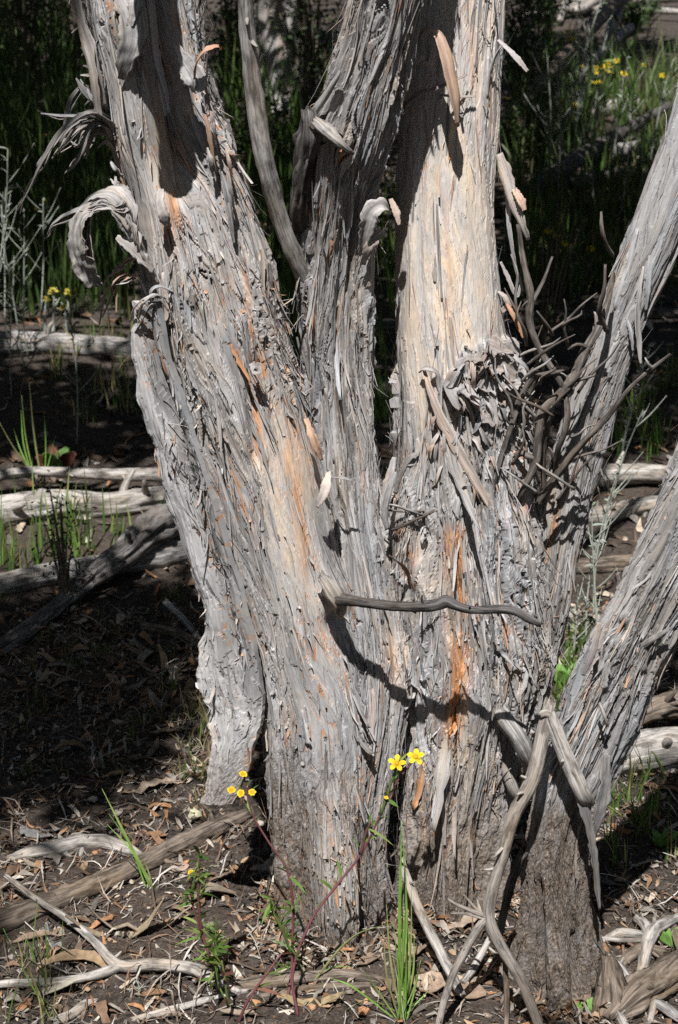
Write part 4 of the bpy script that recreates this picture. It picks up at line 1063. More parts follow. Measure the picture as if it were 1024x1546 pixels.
log('fallen_branch', [(760, 330), (800, 312), (850, 290), (905, 262), (950, 245), (1010, 222)], [24, 26, 24, 20, 16, 10], 'dark arching branch in the shade behind the pale stem', 'branch', M_DARKWOOD, nseg=20, hs=[.0, .06, .12, .16, .22, .3])
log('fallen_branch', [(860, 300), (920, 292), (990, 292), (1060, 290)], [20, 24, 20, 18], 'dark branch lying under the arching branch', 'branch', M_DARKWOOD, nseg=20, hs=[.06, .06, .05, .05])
for k, (pp, w_) in enumerate([([(790, 40), (850, 30), (930, 8)], [16, 18, 14]), ([(830, 18), (870, 30), (905, 12)], [10, 12, 10]), ([(900, 26), (960, 14), (1030, 12)], [12, 14, 12]), ([(845, 40), (852, 22), (868, 2)], [8, 9, 8]), ([(930, 38), (980, 30), (1030, 34)], [8, 10, 8])]):
    log('fallen_branch', pp, w_, 'bleached dead branch tangled in the sunny litter far up the slope', 'branch', M_PALEWOOD, 'dead branches at the top of the slope', 14, hs=[.05, .08, .1])
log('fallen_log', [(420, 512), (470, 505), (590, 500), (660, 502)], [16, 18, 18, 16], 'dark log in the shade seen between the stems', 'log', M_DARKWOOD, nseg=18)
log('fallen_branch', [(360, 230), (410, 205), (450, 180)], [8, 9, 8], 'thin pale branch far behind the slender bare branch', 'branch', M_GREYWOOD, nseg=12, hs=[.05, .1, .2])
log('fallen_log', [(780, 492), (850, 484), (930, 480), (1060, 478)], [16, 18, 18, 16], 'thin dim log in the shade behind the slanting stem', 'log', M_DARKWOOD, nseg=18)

# foreground left
log('fallen_stick', [(-40, 1418), (15, 1398), (90, 1368), (170, 1335), (260, 1290), (330, 1255), (368, 1238)], [36, 33, 30, 28, 27, 24, 18], 'long brown stick running from the soil to the foot of the tree', 'stick', M_BROWNWOOD, nseg=30, amp=.2)
log('fallen_stick', [(14, 1300), (50, 1294), (90, 1288), (125, 1280), (160, 1280), (200, 1291), (215, 1294)], [10, 20, 24, 24, 22, 16, 6], 'short thick tan stick with a bent end lying on the soil', 'stick', M_PALEWOOD, nseg=26, amp=.2)
log('fallen_branch', [(12, 1358), (50, 1382), (100, 1408), (145, 1440), (180, 1470), (230, 1470), (290, 1476), (330, 1492), (362, 1502)], [7, 9, 10, 12, 17, 17, 18, 17, 10], 'forked bone-white branch lying on the litter', 'branch', M_PALEWOOD, nseg=20, amp=.14, hs=[.05, .04, .03, .02, .01, .012, .012, .008, 0],
    extra=[([(-40, 1500), (10, 1492), (60, 1492), (110, 1490), (150, 1482), (184, 1470)], [10, 12, 12, 13, 14, 15], [.005, .005, .006, .01, .01, .01])])
log('fallen_stick', [(85, 1545), (110, 1535), (130, 1520), (145, 1516)], [14, 14, 13, 9], 'bent grey stick end beside the forked white branch', 'stick', M_PALEWOOD, nseg=18)
log('fallen_stick', [(200, 1542), (250, 1530), (300, 1516), (330, 1506), (375, 1498)], [8, 10, 10, 9, 8], 'thin tan stick lying below the fork of the white branch', 'stick', M_PALEWOOD, nseg=16)
log('fallen_stick', [(338, 1496), (400, 1490), (460, 1483), (520, 1477), (580, 1484)], [16, 20, 20, 16, 10], 'brown root-like stick at the foot of the thick stem', 'stick', M_BROWNWOOD, nseg=22, amp=.2)
log('fallen_stick', [(395, 1510), (450, 1500), (500, 1492), (560, 1490)], [12, 12, 10, 8], 'dark stick below the root-like stick', 'stick', M_BROWNWOOD, nseg=14)
log('fallen_stick', [(70, 1395), (74, 1415), (80, 1432), (88, 1442)], [5, 7, 8, 4], 'small grey forked twig beside the long brown stick', 'stick', M_GREYWOOD, nseg=10, extra=[([(80, 1432), (92, 1428), (90, 1440)], [5, 5, 3], [0, .004, .002])])
# foreground right: dead sapling forked at its middle, leaning on the trunk
def leanbranch(name, segs, label, cat, mat, nseg=20, amp=.16, group=None):
    ms = []
    for k, (pp, w_) in enumerate(segs):
        leanbranch.k += 1
        q = PP(pp)
        R_ = np.array([a / 2 / pxm(p) for a, p in zip(w_, q)])
        ms.append(tube(q, R_, nseg if k == 0 else max(8, nseg - 6), None, amp, leanbranch.k))
        if len(pp) > 4: ms += stubs(q, R_, len(pp) // 2, leanbranch.k)
    V, F, B = merge(ms)
    return solo(name, V, F, mat, label, cat, group, {'bco': B})
leanbranch.k = 500
def gy_(px, py, back=0.0):
    return float(pg(px, py)[1]) + back
def G3(px, py): return (px, py, gy_(px, py))
leanbranch('dead_sapling', [([(830, 1062, -.155), (822, 1095, -.165), (812, 1146, -.185), (802, 1181, -.195), (776, 1232, -.2), (758, 1296, -.205), (744, 1341, -.21), (738, 1386, -.215), (755, 1426, -.22), (782, 1471, -.235), (800, 1512, -.25), (822, 1570, -.265)], [17, 20, 22, 21, 20, 18, 18, 18, 17, 16, 15, 14]),
    ([(737, 1384, -.215), (720, 1405, -.22), (702, 1436, -.225), (680, 1482, -.235), (664, 1540, -.255), (660, 1575, -.265)], [13, 13, 12, 11, 10, 9]),
    ([(735, 1384, -.215), (710, 1374, -.22), (690, 1366, -.225), (677, 1357, -.225)], [8, 6, 5, 3]), ([(735, 1388, -.215), (705, 1380, -.222), (681, 1379, -.225)], [6, 4, 2]),
    ([(737, 1390, -.215), (715, 1368, -.21), (700, 1350, -.21)], [4, 4, 2])],
    'forked dead sapling with a pale lower half, leaning on the right trunk', 'branch', M_SAPLING, 24, .08)
leanbranch('dead_stick', [([(790, 1288, -.12), (775, 1325, -.10), (765, 1360, -.09), (757, 1395, -.08), (752, 1430, -.07)], [12, 13, 12, 11, 8])], 'dark stick standing behind the forked sapling', 'stick', M_DARKWOOD, 14)
leanbranch('dead_stick', [([(738, 1420, -.05), (722, 1450, -.08), (704, 1478, -.11), (700, 1482, -.12)], [8, 10, 9, 5])], 'short pale stick beside the leaning white pole', 'stick', M_PALEWOOD, 12)
leanbranch('dead_stick', [([(762, 1450, -.2), (765, 1500, -.21), (764, 1560, -.24)], [8, 9, 8])], 'thin upright dark twig beside the forked sapling', 'stick', M_BROWNWOOD, 10)
leanbranch('leaning_pole', [([(606, 1290, .06), (610, 1312, .04), (632, 1371, -.02), (650, 1408, -.06), (667, 1441, -.10), (692, 1492, -.17), (697, 1500, -.18)], [8, 12, 14, 15, 15, 14, 10])], 'smooth white stick leaning on the foot of the pale stem', 'stick', M_PALEWOOD, 18, .07)
# pile of sticks at the right
log('fallen_log', [(925, 1545), (950, 1528), (985, 1505), (1020, 1478), (1060, 1450)], [22, 42, 44, 44, 40], 'broken brown log end in the heap of sticks', 'log', M_BROWNWOOD, nseg=44, amp=.34)
log('fallen_stick', [(968, 1482), (975, 1450), (985, 1432), (1005, 1418), (1030, 1400)], [15, 18, 19, 15, 12], 'forked white stick standing in the heap of sticks', 'stick', M_PALEWOOD, nseg=16, hs=[0, .02, .03, .03, .02], extra=[([(985, 1432), (970, 1438), (940, 1436), (905, 1425)], [9, 8, 8, 6], [.03, .025, .02, .01])])
for k, (pp, w_, m_, lb) in enumerate([
    ([(905, 1428), (935, 1424), (975, 1420)], [10, 14, 12], M_PALEWOOD, 'tan stick lying level in the heap of sticks'),
    ([(962, 1392), (975, 1415), (985, 1440)], [14, 16, 12], M_PALEWOOD, 'short pale stick slanting down into the heap'),
    ([(905, 1445), (930, 1470), (955, 1492)], [12, 14, 12], M_GREYWOOD, 'grey stick crossing the heap below the white fork'),
    ([(935, 1462), (965, 1450), (1000, 1446)], [14, 18, 14], M_BROWNWOOD, 'brown slab-like stick inside the heap'),
    ([(985, 1520), (1000, 1535), (1025, 1545)], [16, 16, 14], M_GREYWOOD, 'grey stick below the broken log end'),
    ([(905, 1530), (925, 1535), (945, 1560)], [12, 14, 12], M_PALEWOOD, 'pale curved stick in front of the broken log end'),
    ([(1000, 1390), (1015, 1415), (1030, 1445)], [12, 14, 14], M_BROWNWOOD, 'brown stick at the far end of the heap'),
    ([(980, 1515), (985, 1530), (980, 1550)], [9, 10, 9], M_PALEWOOD, 'thin pale stick poking out under the log end')]):
    log('fallen_stick', pp, w_, lb, 'stick', m_, None, 16, hs=[.0, .015, .005])
# stump stub beside the leaning trunk's foot
solo_V, solo_F, solo_B = tube(PP([(920, 1530, -.17), (922, 1500, -.16), (920, 1470, -.15), (918, 1448, -.15)]), [.026, .022, .018, .010], 40, 60, .5, 77)
solo('old_stump', solo_V, solo_F, M_BROWNWOOD, 'small rotten grey-brown stump against the corky foot of the leaning trunk', 'stump', None, {'bco': solo_B})

# ------------------------------------------------------------------ crowns overhead: they shade the slope behind the tree
def inpoly(px, py, poly):
    poly = np.array(poly, float); n = len(poly); c = np.zeros(len(px), bool); j = n - 1
    for i in range(n):
        xi, yi = poly[i]; xj, yj = poly[j]
        c ^= ((yi > py) != (yj > py)) & (px < (xj - xi) * (py - yi) / (yj - yi + 1e-9) + xi)
        j = i
    return c
def gshadow(C):
    """where the shadow of a point falls on the ground"""
    q = C.copy()
    for _ in range(12):
        dz = q[:, 2] - gz(q[:, 0], q[:, 1])
        q = q - SUN * (dz / SUN[2])[:, None] * 0.8
    return q
SHADE = [([(-150, 905), (285, 885), (300, 1000), (300, 1140), (210, 1175), (-150, 1185)], 105), ([(-150, 570), (215, 570), (230, 690), (-150, 695)], 34), ([(-200, -40), (210, -40), (215, 440), (-200, 440)], 170),
         ([(310, -40), (600, -40), (600, 700), (440, 700)], 150), ([(885, 440), (1180, 440), (1180, 672), (880, 672)], 55), ([(760, 230), (930, 230), (890, 640), (760, 640)], 70), ([(760, 45), (1180, 45), (1180, 88), (760, 88)], 60), ([(760, 88), (880, 88), (860, 230), (760, 230)], 50), ([(880, 260), (1180, 260), (1180, 440), (880, 440)], 28)]
LIT = [[(-100, 722), (268, 722), (288, 872), (-100, 895)], [(-100, 1222), (400, 1215), (500, 1600), (-100, 1600)], [(380, 1180), (1150, 1180), (1150, 1600), (380, 1600)], [(850, 690), (1150, 690), (1150, 1280), (850, 1280)],
       [(800, -60), (1150, -60), (1150, 38), (800, 38)], [(900, 130), (1040, 120), (1040, 225), (910, 235)], [(-10, 455), (225, 450), (225, 545), (-10, 545)]]
homes = np.array([[0.1, 0.3], [-2.6, 2.6], [2.9, 3.6], [-3.6, 6.8], [3.9, 8.4], [-0.95, 9.6], [0.6, 13.5], [-5.5, -3.5], [5.0, -4.5], [0.8, -8.5], [6.5, 1.5], [-6.5, 2.0]])
cl = []
gg = np.random.default_rng(77)
for poly, n in SHADE:
    a = np.array(poly, float)
    k = 0; xs = []; ys = []
    while k < n:
        x = gg.uniform(a[:, 0].min(), a[:, 0].max(), 60); y = gg.uniform(a[:, 1].min(), a[:, 1].max(), 60)
        m = inpoly(x, y, poly); xs += list(x[m]); ys += list(y[m]); k += int(m.sum())
    q = pgv(np.array(xs[:n]), np.array(ys[:n]))
    h = gg.uniform(2.7, 4.6, n)
    cl.append(q + SUN * (h / SUN[2])[:, None])
# and the rest of the wood around, wherever it leaves the sunny places in the sun
q = np.c_[gg.uniform(-7, 7, 900), gg.uniform(-1.5, 17, 900), np.zeros(900)]
q[:, 2] = gz(q[:, 0], q[:, 1])
cl.append(q + SUN * (gg.uniform(2.8, 5.5, 900) / SUN[2])[:, None])
rr = np.sqrt(gg.uniform(0, 190, 1900)); aa = gg.uniform(0, 6.283, 1900)
ring = np.c_[rr * np.cos(aa), 2 + rr * np.sin(aa), np.zeros(1900)]
ring[:, 2] = gz(ring[:, 0], ring[:, 1]) + gg.uniform(2.6, 7.5, 1900)
cl.append(ring)
cl = np.concatenate(cl)
sh = gshadow(cl); spx, spy = proj(sh)
keep = np.ones(len(cl), bool)
for poly in LIT:
    for ox, oy in ((0, 0), (45, 0), (-45, 0), (0, 20), (0, -20)):
        keep &= ~inpoly(spx + ox, spy + oy, poly)
for Yp in (-.1, .05, .2, .35):               # the stems themselves stand in the sun
    tt = (cl[:, 1] - Yp) / SUN[1]
    hit = cl - SUN * tt[:, None]
    keep &= ~((hit[:, 0] > -.66) & (hit[:, 0] < 1.0) & (hit[:, 2] > -.2) & (hit[:, 2] < 2.25) & (tt > 0))
cpx, cpy = proj(cl)
infront = (cl - CAM) @ FWD > 0.3
keep &= ~(infront & (cpx > -80) & (cpx < 1104) & (cpy > -90))
keep &= np.linalg.norm(cl - CAM, axis=1) > 0.8
cl = cl[keep]
own = np.argmin(((cl[:, None, :2] - homes[None]) ** 2).sum(-1), 1)
def leafcloud(C, n, rad, size, cols, seed):
    g = np.random.default_rng(seed)
    k = len(C) * n
    c = np.repeat(C, n, 0) + g.normal(size=(k, 3)) * rad * np.array([1, 1, .6])
    d = nrm(g.normal(size=(k, 3))); e = nrm(np.cross(d, g.normal(size=(k, 3))))
    l = size * g.uniform(.6, 1.3, k)[:, None]; w = l * .3
    V = np.stack([c - d * l * .5, c + e * w * .5, c + d * l * .5, c - e * w * .5], 1)
    F = np.arange(k * 4).reshape(-1, 4)
    cc = np.array(cols)[g.integers(0, len(cols), k)] * g.uniform(.7, 1.3, k)[:, None]
    A = np.repeat(np.c_[cc, np.ones(k)], 4, 0)
    return V.reshape(-1, 3), F, A
CROWN = [(.035, .055, .02), (.05, .07, .028), (.03, .048, .018), (.06, .08, .032)]
def tree_parts(root, C, base, top, rad, seed, trunk=True, mat=M_BARK, stems=None):
    g = np.random.default_rng(seed)
    if len(C) == 0: C = np.array([top + np.array([0, 0, .6])])
    V, F, A = leafcloud(C, 70, .14, .12, CROWN, seed) if stems is not None else leafcloud(C, 32, .27, .27, CROWN, seed)
    part('crown', V, F, M_LEAF, root, {'col': A}, False)
    for k in g.choice(len(C), min(len(C), 14 if stems is None else 40), replace=False):
        st = top if stems is None else stems[int(np.argmin(((stems - C[k]) ** 2).sum(1)))]
        if stems is not None and C[k][1] < st[1] + .1: continue
        mid = (st * .55 + C[k] * .45) + np.array([0, 0, .15]) + g.normal(0, .08, 3)
        Vb, Fb, Bb = tube([st, mid, C[k]], [.032, .02, .006], 6, 9, .12, seed + int(k))
        part('limb', Vb, Fb, M_GREYWOOD, root, {'bco': Bb})
    if trunk:
        mid = (base * .5 + top * .5) + g.normal(0, .06, 3)
        Vb, Fb, Bb = tube([base - np.array([0, 0, .1]), base * .8 + top * .2 + g.normal(0, .02, 3), mid, top], [rad * 1.3, rad, rad * .9, rad * .6], 26, 70, .25, seed)
        c = np.tile([.12, .0, .42, .2], (len(Vb), 1)); c[:, 0] = np.clip(.5 * gn(Vb[:, 0] * 30, Vb[:, 1] * 30, Vb[:, 2] * 3, 7), 0, 1)
        part('trunk', Vb, Fb, M_BARK, root, {'bark': c, 'bco': Bb})
stops = np.array([P(130, -700, .20), P(640, -700, .10), P(725, -700, .36), P(1255, -500, .36)])
tree_parts(tree, cl[own == 0], None, stops[0], 0, 901, False, stems=stops)
blab = ['paperbark tree out in the wood left of the big tree', 'paperbark tree out in the wood right of the big tree', 'grey tree standing up the slope far left', 'grey tree standing up the slope far right', 'dim orange-barked tree behind the slender bare branch', 'tree trunk far up the slope behind the pale stem'] + ['tall tree of the surrounding wood %s' % w_ for w_ in ('beyond the left log', 'beyond the heap of sticks', 'facing the big paperbark', 'on the right of the slope', 'on the left of the slope')]
for k in range(1, len(homes)):
    hx, hy = homes[k]
    if k == 5:
        b5 = pg(428, 165); hx, hy = b5[0], b5[1]
    base = np.array([hx, hy, float(gz(hx, hy))])
    tp = base + np.array([gg.uniform(-.3, .3), gg.uniform(-.3, .3), gg.uniform(2.8, 3.4)])
    rt = empty('background_tree', base, blab[k - 1], 'tree', 'trees around the big paperbark')
    tree_parts(rt, cl[own == k], base, tp, .13 if k != 5 else .2, 910 + k)
# the closed wood all round the glade
g = np.random.default_rng(991)
nW = 15000
aa = g.uniform(0, 6.283, nW); rr = g.uniform(24, 34, nW)
c_ = np.c_[rr * np.cos(aa), 4 + rr * np.sin(aa), np.zeros(nW)]
c_[:, 2] = gz(c_[:, 0], c_[:, 1]) + 11 * g.random(nW) ** 1.2
V, F, A = leafcloud(c_, 1, .3, 1.1, CROWN, 992)
o = link('distant_wood', raw_mesh('distant_wood', V, F, M_LEAF, {'col': A}, False)); o['kind'] = 'stuff'; tag(o, 'dark leafy wood closing in the glade all round', 'wood')
# the leaning trunk carries a small crown of its own, out over the right
C5 = np.array([P(1430, -150, .10)]) + np.array([.35, .1, .55]) + gg.normal(size=(14, 3)) * np.array([.35, .3, .25])
tt = (C5[:, 1] - .1) / SUN[1]; hh = C5 - SUN * tt[:, None]
C5 = C5[(hh[:, 0] > 1.7)]
tree_parts(tree2, C5 if len(C5) else np.array([[2.2, .4, 3.0]]), None, P(1430, -150, .10), 0, 930, False)

# ------------------------------------------------------------------ leaf litter, twigs and crumbs of soil
LCOL = np.array([(.22, .13, .075), (.30, .20, .125), (.16, .10, .065), (.36, .29, .22), (.42, .37, .31), (.12, .085, .06), (.27, .235, .20), (.33, .17, .085), (.20, .175, .15)])
def litter(q, L, Wd, seed, cols=LCOL, tilt=.35, K=4):
    g = np.random.default_rng(seed); n = len(q)
    a = g.uniform(0, 2 * np.pi, n)
    d = np.c_[np.cos(a), np.sin(a), g.normal(0, tilt, n)]; d = nrm(d)
    e = nrm(np.cross(np.array([0, 0, 1.]), d)); e[:, 2] += g.normal(0, tilt * 1.3, n); e = nrm(e)
    u = nrm(np.cross(d, e))
    t = np.linspace(-.5, .5, K)
    prof = np.sqrt(np.clip(1 - (2 * t) ** 2, .05, 1)) * g.uniform(.7, 1.2, (n, K))
    bend = g.normal(0, .22, n)[:, None] * (t[None] * 2) ** 2 * L[:, None] + .03 * L[:, None] * g.normal(size=(n, K))
    swy = g.normal(0, .12, n)[:, None] * (t[None] * 2) ** 2 * L[:, None]
    c = q[:, None] + d[:, None] * (t[None] * L[:, None])[..., None] + u[:, None] * bend[..., None] + e[:, None] * swy[..., None]
    hw = (.5 * Wd[:, None] * prof)[..., None]
    cur = (g.normal(.2, .5, n) * Wd)[:, None, None] * .3
    G = np.stack([c - e[:, None] * hw + u[:, None] * cur, c, c + e[:, None] * hw + u[:, None] * cur * .6], 2)
    # keep each piece out of the soil, touching it
    gap = (G[..., 2] - gz(G[..., 0], G[..., 1])).reshape(n, -1)
    dz = .004 - np.quantile(gap, .3, axis=1)
    G[..., 2] += dz[:, None, None]
    f = gridf(K, 3, False)
    F = (f[None] + (np.arange(n) * K * 3)[:, None, None]).reshape(-1, 4)
    cc = cols[g.integers(0, len(cols), n)] * g.uniform(.55, 1.25, n)[:, None]
    A = np.repeat(np.c_[cc, np.ones(n)], K * 3, 0)
    return G.reshape(-1, 3), F, A
def scatter(n, x0, x1, y0, y1, seed):
    g = np.random.default_rng(seed)
    px = g.uniform(x0, x1, n); py = g.uniform(y0, y1, n)
    return pgv(px, py)
g = np.random.default_rng(31)
def nearq(n, seed):
    g = np.random.default_rng(seed)
    q = np.c_[g.uniform(-1.0, 1.1, n), g.uniform(-.42, 1.9, n), np.zeros(n)]
    q[:, 2] = gz(q[:, 0], q[:, 1]); return q
n = 9800; q = nearq(n, 32)
V1, F1, A1 = litter(q, .007 + .045 * g.random(n) ** 1.7, .0025 + .012 * g.random(n) ** 1.5, 33)
n = 5000; q = np.c_[g.uniform(-4.5, 4.5, n), 1.2 + 14 * g.random(n) ** 1.6, np.zeros(n)]; q[:, 0] *= (.35 + q[:, 1] / 12); q[:, 2] = gz(q[:, 0], q[:, 1])
sc_ = 1 + q[:, 1] * .12
V2, F2, A2 = litter(q, g.uniform(.025, .09, n) * sc_, g.uniform(.008, .026, n) * sc_, 34)
n = 1300; aa = g.uniform(0, 6.283, n); ff = g.integers(0, 3, n)
fc = np.array([[0.0, .13, .13, .12], [.20, .20, .12, .10], [.40, -.09, .085, .08]])[ff]
q = np.c_[fc[:, 0] + np.cos(aa) * (fc[:, 2] + np.abs(g.normal(0, .035, n))), fc[:, 1] + np.sin(aa) * (fc[:, 3] + np.abs(g.normal(0, .035, n))), np.zeros(n)]; q[:, 2] = gz(q[:, 0], q[:, 1])
V5, F5, A5 = litter(q, g.uniform(.012, .07, n), g.uniform(.003, .013, n), 35, LCOL, .6)
F2 = np.r_[F2, F5 + len(V2)]; V2 = np.r_[V2, V5]; A2 = np.r_[A2, A5]
o = link('leaf_litter', raw_mesh('leaf_litter', np.r_[V1, V2], np.r_[F1, F2 + len(V1)], M_LITTER, {'col': np.r_[A1, A2]}))
o['kind'] = 'stuff'; tag(o, 'carpet of small dry leaves and bark chips on the soil', 'leaf litter')
# fine twiggy bits
n = 5200; q = nearq(n, 36)
V3, F3, A3 = litter(q, .012 + .14 * g.random(n) ** 2.2, g.uniform(.0012, .0045, n), 37, np.array([(.16, .12, .09), (.30, .26, .22), (.42, .38, .34), (.2, .12, .08)]), .2, 5)
o = link('fine_twigs', raw_mesh('fine_twigs', V3, F3, M_LITTER, {'col': A3})); o['kind'] = 'stuff'; tag(o, 'mat of fine broken twiglets between the fallen leaves', 'twigs')
# crumbs
n = 16000; q = nearq(n, 38); r = .0012 + .0042 * g.random(n) ** 3
tet = np.array([[1, 1, 1], [1, -1, -1], [-1, 1, -1], [-1, -1, 1]], float) * .8
V4 = q[:, None] + (tet[None] * g.uniform(.6, 1.4, (n, 4, 3))) * r[:, None, None]; V4[..., 2] += (r * .6)[:, None] + .003
tf = np.array([[0, 1, 2], [0, 3, 1], [0, 2, 3], [1, 3, 2]])
F4 = (tf[None] + (np.arange(n) * 4)[:, None, None]).reshape(-1, 3)
cc = np.array([(.05, .038, .03), (.11, .085, .068), (.2, .17, .145), (.36, .34, .32)])[g.choice(4, n, p=[.35, .35, .22, .08])]
o = link('soil_crumbs', raw_mesh('soil_crumbs', V4.reshape(-1, 3), F4, M_LITTER, {'col': np.repeat(np.c_[cc, np.ones(n)], 4, 0)}, False)); o['kind'] = 'stuff'; tag(o, 'loose crumbs of dark soil and gravel', 'soil')

# fallen leaves and bark scraps big enough to pick out
def shade_word(c):
    v = sum(c) / 3
    if c[0] > 1.75 * c[2] and v < .3: return 'rusty brown'
    return 'pale tan' if v > .27 else 'dull grey-brown' if v > .17 else 'dark brown'
def scrap(px, py, lpx, wpx, ang, col, name, label, group, seed, cat):
    if label.startswith(('dry brown leaf', 'torn flat scrap')):
        label = label.replace('dry brown leaf', shade_word(col) + ' dry leaf').replace('torn flat scrap', shade_word(col) + ' torn flat scrap')
        group = shade_word(col) + ' ' + group
        label = label.replace('on the soil', 'on the soil in front of the stems' if py > 1215 else 'on the soil behind the stems')
        group += ' in front' if py > 1215 else ' behind'
    p = pg(px, py); k = pxm(p)
    V, F, A = litter(np.array([p]), np.array([lpx / k]), np.array([wpx / k]), seed, np.array([col]), .12, 9)
    # turn it to its direction in the picture
    c = V.mean(0)
    a0 = math.atan2(V[-2][1] - V[1][1], V[-2][0] - V[1][0]); da = ang - a0
    R = np.array([[math.cos(da), -math.sin(da), 0], [math.sin(da), math.cos(da), 0], [0, 0, 1]])
    V = (V - c) @ R.T + c
    m = len(V)
    Vb = V - np.array([0, 0, .0012])
    V = np.r_[V, Vb]; F = np.r_[F, F[:, ::-1] + m]
    V[:, 2] += .004
    return solo(name, V, F, M_LITTER, label, cat, group, {'col': np.r_[A, A]})
SC_ = [(240, 1190, 80, 24, .5, (.36, .28, .21), 0), (55, 1262, 60, 24, 2.6, (.27, .26, .25), 1), (295, 1238, 40, 22, 1.6, (.42, .40, .26), 2), (245, 1110, 50, 18, .2, (.28, .20, .14), 0), (110, 1135, 60, 16, .2, (.3, .2, .12), 0), (285, 1105, 40, 14, .3, (.4, .3, .22), 0),
       (195, 1420, 150, 26, .1, (.42, .33, .22), 1), (210, 1400, 170, 18, .12, (.34, .27, .2), 1), (60, 1510, 110, 36, .3, (.50, .45, .36), 1), (120, 1460, 120, 22, .05, (.26, .18, .11), 1), (320, 1362, 90, 22, .2, (.33, .26, .2), 1), (475, 1522, 100, 20, .0, (.42, .32, .18), 0), (150, 1325, 70, 12, .15, (.32, .2, .13), 0), (60, 1420, 80, 16, .3, (.22, .16, .12), 0), (270, 1315, 30, 26, .4, (.34, .24, .19), 0),
       (165, 612, 60, 18, .3, (.5, .38, .28), 0), (205, 612, 34, 16, 2.9, (.52, .34, .22), 0), (150, 606, 40, 14, .1, (.45, .36, .28), 0), (225, 995, 40, 24, .8, (.44, .38, .3), 1), (290, 1020, 40, 22, 2.6, (.3, .25, .2), 1), (220, 1145, 70, 14, 1.0, (.32, .24, .19), 1),
       (985, 1085, 60, 16, 2.9, (.40, .22, .14), 0), (945, 1260, 40, 14, 2.4, (.34, .16, .09), 0), (960, 1235, 40, 16, 2.5, (.3, .15, .09), 0), (975, 1310, 60, 10, .3, (.45, .4, .34), 1), (1000, 1195, 70, 14, 2.8, (.34, .19, .12), 0), (1005, 1040, 40, 14, .2, (.42, .36, .28), 0),
       (655, 1490, 90, 50, .1, (.30, .22, .16), 1), (700, 1500, 70, 40, 2.6, (.25, .18, .13), 1), (600, 1500, 50, 30, 2.2, (.22, .16, .11), 1), (735, 1480, 60, 20, .9, (.3, .2, .14), 0), (690, 1400, 80, 24, .1, (.34, .26, .2), 1), (760, 1475, 50, 18, .05, (.4, .22, .12), 0), (880, 1515, 60, 26, .2, (.28, .2, .15), 1), (620, 1440, 60, 26, 2.7, (.26, .19, .14), 1), (560, 1455, 50, 20, .5, (.3, .22, .16), 1),
       (410, 1310, 60, 20, .5, (.36, .3, .24), 1), (405, 1335, 60, 12, .7, (.45, .4, .34), 1), (345, 1330, 50, 14, .4, (.2, .15, .11), 0), (330, 1190, 60, 14, .1, (.4, .33, .28), 1), (300, 1160, 50, 12, .4, (.3, .22, .16), 0), (175, 1175, 50, 12, .3, (.24, .16, .1), 0)]
KN = [('fallen_leaf', 'dry brown leaf lying on the soil', 'leaf', 'fallen leaves'), ('bark_scrap', 'torn flat scrap of bark lying on the soil', 'bark', 'bark scraps on the soil'), ('fallen_leaf', 'pale green-edged oval leaf beside the bark sheet', 'leaf', None)]
for k, (x, y, l_, w_, a_, c_, kd) in enumerate(SC_):
    nm, lb, ct, gr_ = KN[kd]
    scrap(x, y, l_, w_, a_, c_, nm, lb, gr_, 600 + k, ct)
for k in range(150):
    x = random.uniform(-10, 1034); y = random.choice([random.uniform(1215, 1540), random.uniform(850, 1540), random.uniform(560, 1000)])
    if 320 < x < 860 and y < 1400: continue
    kd = random.choice([0, 0, 1])
    nm, lb, ct, gr_ = KN[kd]
    f_ = .5 + .5 * (y / 1500)
    scrap(x, y, random.uniform(22, 55) * f_, random.uniform(8, 18) * f_, random.uniform(0, 3.1), tuple(LCOL[random.randrange(len(LCOL))] * random.uniform(.8, 1.2)), nm, lb, gr_, 700 + k, ct)

# ------------------------------------------------------------------ grasses, seedlings and flowers
def blades(base, L, az, lean, w, K, cols, seed, wig=.1):
    g = np.random.default_rng(seed); n = len(base)
    t = np.linspace(0, 1, K)
    d = np.c_[np.cos(az), np.sin(az), np.zeros(n)]
    e = np.c_[-np.sin(az), np.cos(az), np.zeros(n)]
    hor = L[:, None] * lean[:, None] * (.35 * t[None] + .65 * t[None] ** 2.2)
    ver = L[:, None] * (t[None] * np.sqrt(np.clip(1 - (.8 * lean[:, None]) ** 2, .1, 1)) - .35 * np.clip(lean[:, None] - .45, 0, 1) * t[None] ** 3)
    c = base[:, None] + d[:, None] * hor[..., None] + np.array([0, 0, 1.]) * ver[..., None] + e[:, None] * (g.normal(0, wig, n)[:, None] * L[:, None] * t[None] ** 2)[..., None]
    hw = (.5 * w[:, None] * np.clip(1 - t[None] ** 2.5, .03, 1) * np.clip(.6 + t[None] * 2, 0, 1))[..., None]
    ee = nrm(e + g.normal(0, .5, (n, 3)))
    G = np.stack([c - ee[:, None] * hw, c + ee[:, None] * hw], 2)
    F = (gridf(K, 2, False)[None] + (np.arange(n) * K * 2)[:, None, None]).reshape(-1, 4)
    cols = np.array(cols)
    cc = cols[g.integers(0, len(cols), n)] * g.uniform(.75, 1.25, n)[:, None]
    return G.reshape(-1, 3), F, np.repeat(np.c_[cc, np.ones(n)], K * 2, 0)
GREEN = [(.09, .17, .03), (.13, .22, .045), (.07, .13, .03), (.20, .25, .07)]
DRY = [(.36, .30, .13), (.26, .25, .09), (.42, .36, .2)]
